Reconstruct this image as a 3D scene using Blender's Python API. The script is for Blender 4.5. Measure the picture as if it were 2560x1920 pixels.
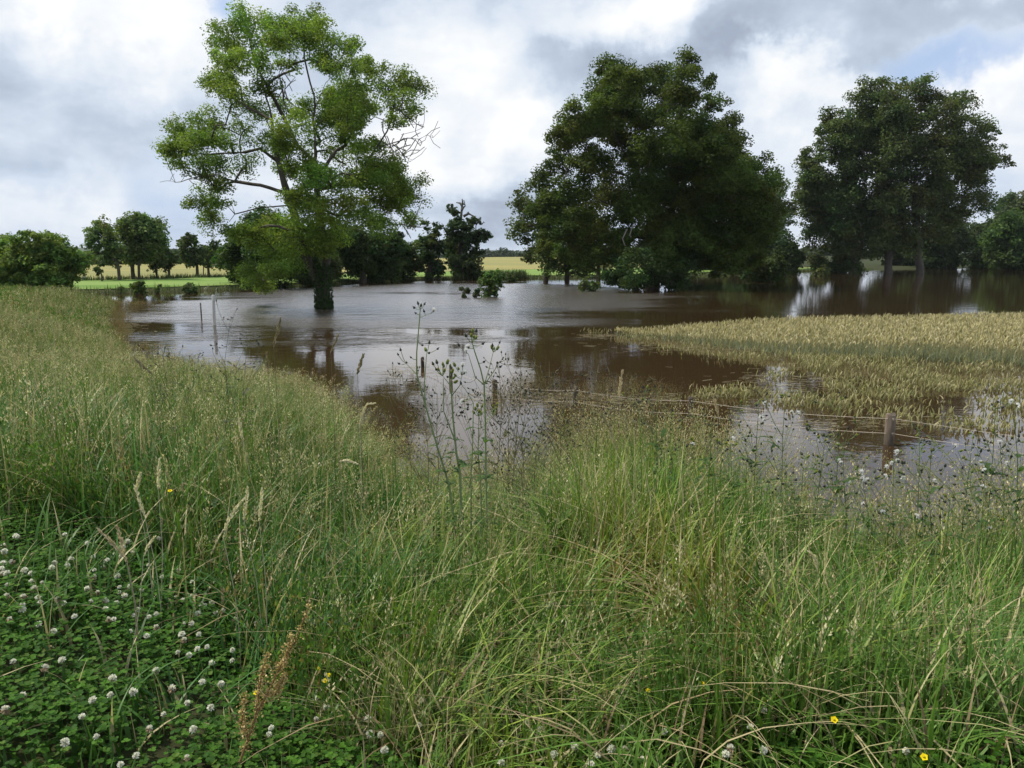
import bpy, math, random
import numpy as np
from mathutils import Vector

# ------------------------------------------------------------------ scene, camera, light
for o in list(bpy.data.objects):
    bpy.data.objects.remove(o)
S = bpy.context.scene
COL = S.collection
R = math.radians
H, F, PITCH = 2.5, 2009.0, R(9.13)

cam = bpy.data.cameras.new("camera")
camo = bpy.data.objects.new("camera", cam)
COL.objects.link(camo)
cam.sensor_width = 36.0
cam.lens = 36.0 * F / 2560.0
cam.clip_start, cam.clip_end = 0.05, 12000
camo.location = (0, 0, H)
camo.rotation_euler = (R(90) - PITCH, 0, 0)
S.camera = camo

SUN_EL, SUN_AZ = R(56), R(-72)          # azimuth from +Y, negative = to the left
sl = bpy.data.lights.new("sun", 'SUN')
sl.energy, sl.angle, sl.color = 4.7, R(2.0), (1.0, 0.93, 0.80)
so = bpy.data.objects.new("sun", sl)
COL.objects.link(so)
sd = Vector((math.sin(SUN_AZ) * math.cos(SUN_EL), math.cos(SUN_AZ) * math.cos(SUN_EL), math.sin(SUN_EL)))
so.rotation_euler = (-sd).to_track_quat('-Z', 'Y').to_euler()
so.location = sd * 60
S.view_settings.view_transform = 'Standard'
S.view_settings.look = 'None'
S.view_settings.exposure = 0.06
S.view_settings.gamma = 1.0
S.cycles.max_bounces = 6
S.cycles.transparent_max_bounces = 4
S.cycles.use_denoising = True


def pdir(px, py):
    u, v = (px - 1280) / F, (960 - py) / F
    c, s = math.cos(PITCH), math.sin(PITCH)
    return np.array([u, c + v * s, -s + v * c])


def at(px, py, z=0.0):
    d = pdir(px, py)
    t = (z - H) / d[2]
    return np.array([d[0] * t, d[1] * t, z])


def atY(px, py, Y):
    d = pdir(px, py)
    t = Y / d[1]
    return np.array([d[0] * t, Y, H + d[2] * t])


# ------------------------------------------------------------------ node helpers
def NT(tree):
    n = tree.nodes
    l = tree.links

    def N(t, **k):
        o = n.new(t)
        for a, b in k.items():
            if a == 'inp':
                for q, w in b.items():
                    if isinstance(w, bpy.types.NodeSocket):
                        l.new(w, o.inputs[q])
                    else:
                        o.inputs[q].default_value = w
            else:
                setattr(o, a, b)
        return o

    def M(op, a, b=0.0, c=None, clamp=False):
        d = {0: a, 1: b}
        if c is not None:
            d[2] = c
        return N('ShaderNodeMath', operation=op, use_clamp=clamp, inp=d).outputs[0]

    def MR(v, a, b, c=0.0, d=1.0, smooth=True):
        return N('ShaderNodeMapRange', interpolation_type='SMOOTHSTEP' if smooth else 'LINEAR',
                 inp={0: v, 1: a, 2: b, 3: c, 4: d}).outputs[0]

    def MIX(f, a, b, mode='MIX'):
        o = N('ShaderNodeMix', data_type='RGBA', blend_type=mode, clamp_factor=True)
        for idx, w in ((0, f), (6, a), (7, b)):
            if isinstance(w, bpy.types.NodeSocket):
                l.new(w, o.inputs[idx])
            else:
                o.inputs[idx].default_value = w if idx == 0 else (tuple(w) + (1,))[:4]
        return o.outputs[2]
    return N, M, MR, MIX


# ------------------------------------------------------------------ sky with clouds
W = bpy.data.worlds.new("World")
S.world = W
W.use_nodes = True
W.node_tree.nodes.clear()
N, M, MR, MIX = NT(W.node_tree)
L = W.node_tree.links
tc = N('ShaderNodeTexCoord').outputs['Generated']
sky = N('ShaderNodeTexSky', sky_type='NISHITA', sun_disc=False, sun_elevation=SUN_EL, sun_rotation=SUN_AZ,
        air_density=1.2, dust_density=1.2, ozone_density=1.5)
sx = N('ShaderNodeSeparateXYZ', inp={0: tc})
up = M('MAXIMUM', sx.outputs[2], 0.0)
den = M('ADD', up, 0.16)
cp = N('ShaderNodeCombineXYZ', inp={0: M('DIVIDE', sx.outputs[0], den), 1: M('DIVIDE', sx.outputs[1], den), 2: 0.0}).outputs[0]
warp = N('ShaderNodeTexNoise', inp={'Vector': cp, 'Scale': 1.1, 'Detail': 3.0})
cpw = N('ShaderNodeVectorMath', operation='MULTIPLY_ADD', inp={0: warp.outputs['Color'], 1: (0.7, 0.7, 0.0), 2: cp}).outputs[0]
n1 = N('ShaderNodeTexNoise', inp={'Vector': cpw, 'Scale': 0.9, 'Detail': 8.0, 'Roughness': 0.52}).outputs[0]
flat = N('ShaderNodeVectorMath', operation='MULTIPLY', inp={0: tc, 1: (1.0, 1.0, 1.9)}).outputs[0]
flw = N('ShaderNodeVectorMath', operation='MULTIPLY_ADD', inp={0: warp.outputs['Color'], 1: (0.22, 0.22, 0.22), 2: flat}).outputs[0]
n2 = N('ShaderNodeTexNoise', inp={'Vector': flw, 'Scale': 3.6, 'Detail': 8.0, 'Roughness': 0.56}).outputs[0]
n3 = N('ShaderNodeTexNoise', inp={'Vector': tc, 'Scale': 7.0, 'Detail': 7.0, 'Roughness': 0.6}).outputs[0]
# edge-breaking offset so that the cloud banks are not round
wob = N('ShaderNodeVectorMath', operation='MULTIPLY_ADD',
        inp={0: N('ShaderNodeTexNoise', inp={'Vector': tc, 'Scale': 5.0, 'Detail': 6.0, 'Roughness': 0.6}).outputs['Color'],
             1: (0.24, 0.24, 0.24), 2: N('ShaderNodeVectorMath', operation='ADD', inp={0: tc, 1: (-0.12, -0.12, -0.12)}).outputs[0]}).outputs[0]


def blob(px, py, rx, ry):
    d = pdir(px, py)
    d = d / np.linalg.norm(d)
    df = N('ShaderNodeVectorMath', operation='SUBTRACT', inp={0: wob, 1: tuple(d)}).outputs[0]
    ds = N('ShaderNodeVectorMath', operation='MULTIPLY', inp={0: df, 1: (F / rx, F / rx, F / ry)}).outputs[0]
    ln = N('ShaderNodeVectorMath', operation='LENGTH', inp={0: ds}).outputs['Value']
    return MR(ln, 0.15, 1.25, 1.0, 0.0)


def addup(lst):
    acc = 0.0
    for (w, b) in lst:
        acc = M('MULTIPLY_ADD', blob(*b), w, acc)
    return acc


bright = addup([(.75, (400, 40, 300, 190)), (.7, (1130, 150, 240, 130)), (.6, (1010, 340, 170, 130)), (.75, (1330, 330, 130, 110)),
                (.75, (1600, 20, 330, 80)), (.5, (2030, 235, 230, 60)), (.4, (1870, 230, 90, 70)), (.4, (250, 420, 110, 60)), (.75, (2490, 150, 140, 90)),
                (.3, (1830, 310, 70, 60)), (.35, (130, 500, 200, 60)), (.4, (1250, 430, 260, 70)), (.5, (20, 60, 90, 90)),
                (.35, (2500, 350, 200, 120)),
                (-.4, (250, 235, 330, 95)), (-.2, (560, 300, 220, 90)), (-.45, (1640, 120, 380, 80)), (-.4, (1950, 130, 260, 60)),
                (-.55, (2350, 0, 430, 65)), (-.3, (120, 360, 260, 60)), (-.35, (1350, 560, 500, 70)), (-.3, (1400, 200, 260, 70))])
blue = addup([(.8, (2390, 112, 240, 66)), (.75, (580, 25, 70, 60)), (.45, (430, 420, 140, 120)), (.35, (900, 100, 70, 60)),
              (.35, (60, 390, 260, 60)), (.4, (300, 560, 900, 110)), (.3, (1900, 430, 200, 160)), (.3, (2380, 470, 300, 140))])
shade = M('ADD', M('MULTIPLY', M('SUBTRACT', n1, 0.5), 1.5), M('MULTIPLY', M('SUBTRACT', n2, 0.5), 1.9))
shade = M('ADD', shade, M('MULTIPLY', M('SUBTRACT', n3, 0.5), 1.0))
shade = M('ADD', M('ADD', M('MULTIPLY', shade, 0.95), M('MULTIPLY', bright, 1.0)), 0.02)
lum = MR(shade, -0.75, 0.75, 0.0, 1.0, smooth=False)
cr = N('ShaderNodeValToRGB', inp={0: lum})
e = cr.color_ramp.elements
e[0].position, e[0].color = 0.0, (3.7, 4.3, 5.4, 1)
e[1].position, e[1].color = 1.0, (9.7, 9.8, 10.0, 1)
q = e.new(0.3); q.color = (5.1, 5.95, 7.15, 1)
q = e.new(0.5); q.color = (6.75, 7.5, 8.6, 1)
q = e.new(0.76); q.color = (8.3, 8.75, 9.3, 1)
bl = M('ADD', blue, M('MULTIPLY', M('SUBTRACT', n2, 0.55), 0.8))
bm = MR(bl, 0.05, 0.95, 0.0, 0.85)
skyc = N('ShaderNodeMix', data_type='RGBA', blend_type='MULTIPLY')
skyc.inputs[0].default_value = 1.0
L.new(sky.outputs[0], skyc.inputs[6])
skyc.inputs[7].default_value = (1.0, 1.0, 1.0, 1)
skylift = MIX(0.75, skyc.outputs[2], (3.5, 5.3, 8.8))
final = MIX(bm, cr.outputs[0], skylift)
bg = N('ShaderNodeBackground', inp={0: final, 1: 0.1})
wo = N('ShaderNodeOutputWorld', inp={0: bg.outputs[0]})

# ------------------------------------------------------------------ object helpers
rng = np.random.default_rng(7)


def tagit(o, label=None, cat=None, group=None, kind=None):
    if label: o['label'] = label
    if cat: o['category'] = cat
    if group: o['group'] = group
    if kind: o['kind'] = kind
    return o


def empty(name, loc, label=None, cat=None, group=None):
    o = bpy.data.objects.new(name, None)
    COL.objects.link(o)
    o.location = tuple(loc)
    o.empty_display_size = 0.2
    return tagit(o, label, cat, group)


def qmesh(name, V, Q, mat, parent=None, C=None, smooth=False):
    """one mesh object from a vertex array, a quad array (last index -1 = triangle) and vertex colours"""
    V = np.asarray(V, dtype=np.float32).reshape(-1, 3)
    Q = np.asarray(Q, dtype=np.int32)
    me = bpy.data.meshes.new(name)
    me.vertices.add(len(V))
    me.vertices.foreach_set('co', V.ravel())
    k = Q.shape[1]
    if k == 4 and (Q[:, 3] < 0).any():
        tri = Q[:, 3] < 0
        tot = np.where(tri, 3, 4).astype(np.int32)
        idx = Q.ravel()
        idx = idx[idx >= 0]
    else:
        tot = np.full(len(Q), k, dtype=np.int32)
        idx = Q.ravel()
    st = np.concatenate(([0], np.cumsum(tot)[:-1])).astype(np.int32)
    me.loops.add(len(idx))
    me.loops.foreach_set('vertex_index', idx.astype(np.int32))
    me.polygons.add(len(tot))
    me.polygons.foreach_set('loop_start', st)
    me.polygons.foreach_set('loop_total', tot)
    if smooth:
        me.polygons.foreach_set('use_smooth', np.ones(len(tot), dtype=bool))
    me.update(calc_edges=True)
    if C is not None:
        C = np.asarray(C, dtype=np.float32).reshape(-1, 3)
        a = me.color_attributes.new('Col', 'FLOAT_COLOR', 'POINT')
        a.data.foreach_set('color', np.concatenate([C, np.ones((len(C), 1), np.float32)], 1).ravel())
    me.materials.append(mat)
    o = bpy.data.objects.new(name, me)
    COL.objects.link(o)
    if parent is not None:
        o.parent = parent
    return o


class Bag:
    """collects vertex, face and colour arrays of one mesh"""
    def __init__(s):
        s.V, s.Q, s.C, s.n = [], [], [], 0

    def add(s, V, Q, C):
        V = np.asarray(V, float).reshape(-1, 3)
        Q = np.asarray(Q, int)
        if Q.shape[1] == 3:
            Q = np.concatenate([Q, np.full((len(Q), 1), -1 - s.n)], 1)
        C = np.asarray(C, float)
        if C.ndim == 1:
            C = np.tile(C, (len(V), 1))
        s.V.append(V); s.Q.append(np.where(Q < 0, -1, Q + s.n)); s.C.append(C)
        s.n += len(V)
        return s

    def build(s, name, mat, parent=None, smooth=False):
        return qmesh(name, np.concatenate(s.V), np.concatenate(s.Q), mat, parent, np.concatenate(s.C), smooth)


def copy_thing(root, loc, rz=0.0, scale=1.0, label=None, group=None):
    r = root.copy(); COL.objects.link(r)
    r.location = tuple(loc); r.rotation_euler = (0, 0, rz); r.scale = (scale,) * 3
    if label: r['label'] = label
    if group: r['group'] = group
    for ch in list(root.children):
        c = ch.copy(); COL.objects.link(c); c.parent = r
        for g in ch.children:
            d = g.copy(); COL.objects.link(d); d.parent = c
    return r


# ------------------------------------------------------------------ materials
def newmat(name):
    m = bpy.data.materials.new(name)
    m.use_nodes = True
    m.node_tree.nodes.clear()
    return m


def leafmat(name, trans=0.35, rough=0.6, spec=0.12, tgain=(1.5, 1.6, 0.7)):
    m = newmat(name)
    N, M, MR, MIX = NT(m.node_tree)
    c = N('ShaderNodeVertexColor', layer_name='Col').outputs[0]
    p = N('ShaderNodeBsdfPrincipled', inp={'Base Color': c, 'Roughness': rough, 'Specular IOR Level': spec})
    t = N('ShaderNodeBsdfTranslucent', inp={0: MIX(1.0, c, tgain, 'MULTIPLY')})
    x = N('ShaderNodeMixShader', inp={0: trans, 1: p.outputs[0], 2: t.outputs[0]})
    N('ShaderNodeOutputMaterial', inp={0: x.outputs[0]})
    return m


def solidmat(name, rough=0.8, spec=0.2, scale=12.0, var=0.35, bump=0.4, stretch=(1, 1, 0.25)):
    m = newmat(name)
    N, M, MR, MIX = NT(m.node_tree)
    c = N('ShaderNodeVertexColor', layer_name='Col').outputs[0]
    g = N('ShaderNodeNewGeometry').outputs['Position']
    v = N('ShaderNodeVectorMath', operation='MULTIPLY', inp={0: g, 1: stretch}).outputs[0]
    n = N('ShaderNodeTexNoise', inp={'Vector': v, 'Scale': scale, 'Detail': 6.0, 'Roughness': 0.65}).outputs[0]
    f = MR(n, 0.3, 0.7, 1 - var, 1 + var, smooth=False)
    cc = N('ShaderNodeVectorMath', operation='SCALE', inp={0: c, 3: f}).outputs[0]
    b = N('ShaderNodeBump', inp={'Strength': bump, 'Distance': 0.03, 'Height': n})
    p = N('ShaderNodeBsdfPrincipled', inp={'Base Color': cc, 'Roughness': rough, 'Specular IOR Level': spec, 'Normal': b.outputs[0]})
    N('ShaderNodeOutputMaterial', inp={0: p.outputs[0]})
    return m


M_LEAF = leafmat('leaf')
M_GRASS = leafmat('grass_blade', trans=0.24, rough=0.45, spec=0.22, tgain=(1.3, 1.4, 0.8))
M_BARK = solidmat('bark', scale=9.0)
M_WOOD = solidmat('weathered_wood', scale=30.0, var=0.4, stretch=(1, 1, 0.12))
M_STEM = solidmat('plant_stem', rough=0.55, scale=40, var=0.15, bump=0.1)
M_PETAL = leafmat('petal', trans=0.25, rough=0.7, spec=0.1, tgain=(1, 1, 1))
M_WIRE = solidmat('galvanised_wire', rough=0.45, spec=0.5, scale=60, var=0.2, bump=0.1)
M_CONC = solidmat('concrete', scale=25, var=0.2, stretch=(1, 1, 1))

# ------------------------------------------------------------------ terrain
WX = [-200, -60, -40, -27, -21, -15.4, -9.0, -7.2, -5.8, -4.1, -2.8, -1.9, -1.15, -.5, .08, 1.0, 1.8, 2.1, 2.7, 3.95, 8, 15, 60, 300]
WY = [140, 66, 56, 49, 43, 30.5, 18.8, 15.7, 15.2, 14.2, 12.4, 10.1, 8.1, 7.4, 7.8, 8.7, 8.3, 6.9, 6.0, 6.2, 7.0, 8, 16, 40]
SX = [-200, -60, -40, -26.7, -17.9, -11.4, .9, 12, 42, 105, 200, 400]
SY = [30, 36, 44, 52, 62, 80, 87, 89, 122, 170, 200, 220]


def shore_near(x): return np.interp(x, WX, WY)
def shore_far(x): return np.interp(x, SX, SY)
def field_start(x): return np.maximum(np.clip(117 + 1.35 * np.asarray(x, float), 62, 128), shore_far(x) + 9)
def field_end(x): return np.interp(x, [-200, -90, -55, -5, 60, 300], [95, 100, 116, 250, 300, 330])


def gz(x, y):
    x = np.asarray(x, float); y = np.asarray(y, float)
    zn = np.minimum(np.clip(0.125 * (shore_near(x) - y), -1.2, 0.95), np.maximum(.95 - .011 * np.clip(y - 10, 0, 30), .6))
    zn = zn + np.where(zn > -0.1, 0.03 * np.sin(x * 2.1 + 1) * np.sin(y * 1.7), 0)
    f = y - shore_far(x)
    zf = np.clip(0.10 * f, -1.2, 0.32) + np.clip(y - field_start(x), 0, 1e9) * 0.0
    fe = field_end(x)
    rise = np.clip((y - field_start(x)) / np.maximum(fe - field_start(x), 1), 0, 1)
    crest = np.interp(x, [-200, -55, -5, 60, 300], [1.1, 1.08, 1.78, 2.1, 2.3])
    zf = zf + np.where(f > 3, rise * (crest - 0.32), 0)
    zf = zf - np.clip((y - fe - 8) / 60, 0, 1) * np.where(f > 3, crest * 0.6, 0)
    return np.maximum(zn, zf)


def ground_hit(px, py, h=0.0):
    z = 0.6
    for _ in range(14):
        p = at(px, py, z + h)
        z = 0.5 * z + 0.5 * float(gz(p[0], p[1]))
    p[2] = z
    return p


def vnoise(x, y, s, seed=0):
    """smooth value noise in 0..1"""
    r = np.random.default_rng(seed)
    T = r.random((64, 64))
    fx, fy = np.asarray(x) * s + 100, np.asarray(y) * s + 100
    ix, iy = np.floor(fx).astype(int), np.floor(fy).astype(int)
    tx, ty = fx - ix, fy - iy
    tx, ty = tx * tx * (3 - 2 * tx), ty * ty * (3 - 2 * ty)
    g = lambda a, b: T[a % 64, b % 64]
    return (g(ix, iy) * (1 - tx) + g(ix + 1, iy) * tx) * (1 - ty) + (g(ix, iy + 1) * (1 - tx) + g(ix + 1, iy + 1) * tx) * ty


def sheet(name, xs, ys, zfun, mat, smooth=True):
    X, Y = np.meshgrid(xs, ys)
    return gridmesh(name, X, Y, zfun(X, Y), mat)


def gridmesh(name, X, Y, Z, mat):
    a, b = X.shape
    V = np.stack([X, Y, Z], -1).reshape(-1, 3)
    I = np.arange(a * b).reshape(a, b)
    Q = np.stack([I[:-1, :-1], I[:-1, 1:], I[1:, 1:], I[1:, :-1]], -1).reshape(-1, 4)
    o = qmesh(name, V, Q, mat, smooth=True)
    o['kind'] = 'structure'
    return o


def groundmat(name, cols, scale=1.0, rough=0.95, detail=8.0, stripe=None):
    m = newmat(name)
    N, M, MR, MIX = NT(m.node_tree)
    g = N('ShaderNodeNewGeometry').outputs['Position']
    n = N('ShaderNodeTexNoise', inp={'Vector': g, 'Scale': scale, 'Detail': detail, 'Roughness': 0.7}).outputs[0]
    n2 = N('ShaderNodeTexNoise', inp={'Vector': g, 'Scale': scale * 0.06, 'Detail': 4.0}).outputs[0]
    c = MIX(MR(n, 0.35, 0.65), cols[0], cols[1])
    c = MIX(MR(n2, 0.4, 0.65), c, cols[2])
    if stripe:
        st = N('ShaderNodeVectorMath', operation='MULTIPLY', inp={0: g, 1: (0.02, 0.35, 0)}).outputs[0]
        n3 = N('ShaderNodeTexNoise', inp={'Vector': st, 'Scale': 1.0, 'Detail': 3.0}).outputs[0]
        c = MIX(MR(n3, 0.4, 0.6), c, stripe)
    b = N('ShaderNodeBump', inp={'Strength': 0.6, 'Distance': 0.05, 'Height': n})
    p = N('ShaderNodeBsdfPrincipled', inp={'Base Color': c, 'Roughness': rough, 'Specular IOR Level': 0.1, 'Normal': b.outputs[0]})
    N('ShaderNodeOutputMaterial', inp={0: p.outputs[0]})
    return m


t = np.linspace(-1, 1, 190)
xs = np.sinh(t * 6.2) / math.sinh(6.2) * 3500
ys = np.concatenate([np.linspace(-8, 16, 90), np.geomspace(16.3, 6000, 130)])
sheet('ground', xs, ys, gz, groundmat('soil_and_turf', [(.028, .030, .014), (.045, .05, .02), (.032, .045, .015)], 3.0))

# far crop field and the green strip in front of it, draped on the ground
fx = np.concatenate([np.linspace(-190, -30, 70), np.linspace(-28, 52, 120)])
tt = np.linspace(0, 1, 40)
X = np.tile(fx, (40, 1))
a0, a1 = field_start(fx), field_end(fx)
Y = a0 + tt[:, None] * (a1 - a0)
gridmesh('field', X, Y, gz(X, Y) + 0.06, groundmat('ripe_crop', [(.27, .235, .085), (.33, .28, .10), (.22, .215, .085)], 0.7, stripe=(.20, .20, .08)))
b0 = shore_far(fx) + 2.2
Y = b0 + tt[:, None] * (a0 - b0)
gridmesh('meadow', X, Y, gz(X, Y) + 0.05, groundmat('young_green_crop', [(.13, .21, .045), (.16, .25, .06), (.11, .19, .04)], 0.8, stripe=(.17, .25, .07)))

# hills on the horizon
hx = np.linspace(-1500, 1500, 120)
hy = np.array([1400, 1600, 1900, 2300])
HX, HY = np.meshgrid(hx, hy)
prof = np.array([0, 0.8, 1.0, 0])[:, None]
HZ = prof * (9 + 9 * vnoise(HX, HY * 0, 1 / 260, 3) + 4 * vnoise(HX, HY * 0, 1 / 60, 4)) - 0.5
gridmesh('hills', HX, HY, HZ, groundmat('wooded_hill', [(.05, .07, .05), (.07, .09, .06), (.06, .08, .06)], 0.05))

# flood water
m = newmat('flood_water')
N, M, MR, MIX = NT(m.node_tree)
g = N('ShaderNodeNewGeometry').outputs['Position']
sp = N('ShaderNodeSeparateXYZ', inp={0: g})
st = N('ShaderNodeVectorMath', operation='MULTIPLY', inp={0: g, 1: (0.05, 0.16, 0)}).outputs[0]
str1 = N('ShaderNodeTexNoise', inp={'Vector': st, 'Scale': 1.0, 'Detail': 4.0, 'Roughness': 0.55}).outputs[0]
bigv = N('ShaderNodeVectorMath', operation='SUBTRACT', inp={0: g, 1: (-5.0, 50.0, 0)}).outputs[0]
bigl = N('ShaderNodeVectorMath', operation='LENGTH', inp={0: N('ShaderNodeVectorMath', operation='MULTIPLY', inp={0: bigv, 1: (1 / 15, 1 / 27, 0)}).outputs[0]}).outputs['Value']
patch = MR(bigl, 0.5, 1.3, 0.32, -0.12)
rip = MR(M('ADD', str1, patch), 0.5, 0.72)
rip = M('ADD', M('MULTIPLY', rip, 0.95), 0.016)
wv = N('ShaderNodeVectorMath', operation='MULTIPLY', inp={0: g, 1: (0.8, 1.25, 0)}).outputs[0]
w1 = N('ShaderNodeTexNoise', inp={'Vector': wv, 'Scale': 1.1, 'Detail': 4.0, 'Roughness': 0.62}).outputs[0]
w2 = N('ShaderNodeTexNoise', inp={'Vector': wv, 'Scale': 7.0, 'Detail': 2.0, 'Roughness': 0.5}).outputs[0]
hgt = M('ADD', M('MULTIPLY', w1, 1.3), M('MULTIPLY', w2, 0.12))
bmp = N('ShaderNodeBump', inp={'Strength': 1.0, 'Distance': M('ADD', M('MULTIPLY', rip, 0.10), 0.002), 'Height': hgt})
rgh = M('ADD', 0.02, M('MULTIPLY', rip, 0.21))
mud = N('ShaderNodeBsdfDiffuse', inp={0: (.036, .022, .0105, 1)})
gls = N('ShaderNodeBsdfGlossy', distribution='MULTI_GGX', inp={'Color': (.97, .97, .98, 1), 'Roughness': rgh, 'Normal': bmp.outputs[0]})
frs = N('ShaderNodeFresnel', inp={'IOR': 1.33})
fac = M('MULTIPLY', frs.outputs[0], M('SUBTRACT', 1.0, M('MULTIPLY', rip, 0.08)))
wmx = N('ShaderNodeMixShader', inp={0: fac, 1: mud.outputs[0], 2: gls.outputs[0]})
N('ShaderNodeOutputMaterial', inp={0: wmx.outputs[0]})
wx = np.linspace(-130, 420, 56)
wy = np.linspace(2.0, 240, 40)
gridmesh('water', *np.meshgrid(wx, wy), np.zeros((40, 56)), m)


# ------------------------------------------------------------------ trees
def rand_unit(n, r):
    v = r.normal(size=(n, 3))
    return v / np.linalg.norm(v, axis=1, keepdims=True)


def leaf_quads(P, Nrm, size, r, aspect=0.62):
    """small bent leaf sprays: one rhombus-like quad per point"""
    n = len(P)
    A = np.cross(Nrm, rand_unit(n, r))
    A /= np.linalg.norm(A, axis=1, keepdims=True) + 1e-9
    B = np.cross(Nrm, A)
    s = (size * r.uniform(0.6, 1.35, n))[:, None]
    k = r.uniform(-0.25, 0.25, (n, 1))
    V = np.stack([P - A * s, P + B * s * aspect + A * s * k, P + A * s, P - B * s * aspect + A * s * k], 1)
    V[:, 1] += Nrm * s * 0.22
    V[:, 3] += Nrm * s * 0.22
    Q = np.arange(4 * n).reshape(n, 4)
    return V.reshape(-1, 3), Q


def tubes(P, par, rad, sides=6):
    """tapered limbs along a parent-linked skeleton; each first child shares its parent's ring"""
    n = len(P)
    kids = [[] for _ in range(n)]
    for i in range(n):
        if par[i] >= 0:
            kids[par[i]].append(i)
    main = {}
    for i in range(n):
        if kids[i]:
            main[i] = max(kids[i], key=lambda c: rad[c])
    D = np.zeros((n, 3))
    for i in range(n):
        if par[i] >= 0:
            D[i] = P[i] - P[par[i]]
        elif kids[i]:
            D[i] = P[main[i]] - P[i]
        if i in main and par[i] >= 0:
            D[i] = D[i] / (np.linalg.norm(D[i]) + 1e-9) + (P[main[i]] - P[i]) / (np.linalg.norm(P[main[i]] - P[i]) + 1e-9)
    D /= np.linalg.norm(D, axis=1, keepdims=True) + 1e-9
    ang = np.arange(sides) / sides * 2 * math.pi
    ca, sa = np.cos(ang), np.sin(ang)

    def ring(p, d, r):
        u = np.array([1.0, 0.13, 0.07])
        if abs(d @ u) > 0.9: u = np.array([0.1, 1.0, 0.2])
        a = u - d * (u @ d); a /= np.linalg.norm(a)
        b = np.cross(d, a)
        return p + r * (ca[:, None] * a + sa[:, None] * b)
    V, Q = [], []
    own = {}
    c = 0
    for i in range(n):
        V.append(ring(P[i], D[i], rad[i])); own[i] = c; c += sides
    for i in range(n):
        p = par[i]
        if p < 0: continue
        if main.get(p) == i:
            s0 = own[p]
        else:
            d = P[i] - P[p]; d = d / (np.linalg.norm(d) + 1e-9)
            V.append(ring(P[p], d, min(rad[p], rad[i] * 1.25))); s0 = c; c += sides
        for k in range(sides):
            k2 = (k + 1) % sides
            Q.append((s0 + k, s0 + k2, own[i] + k2, own[i] + k))
    return np.concatenate(V), np.array(Q)


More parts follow.
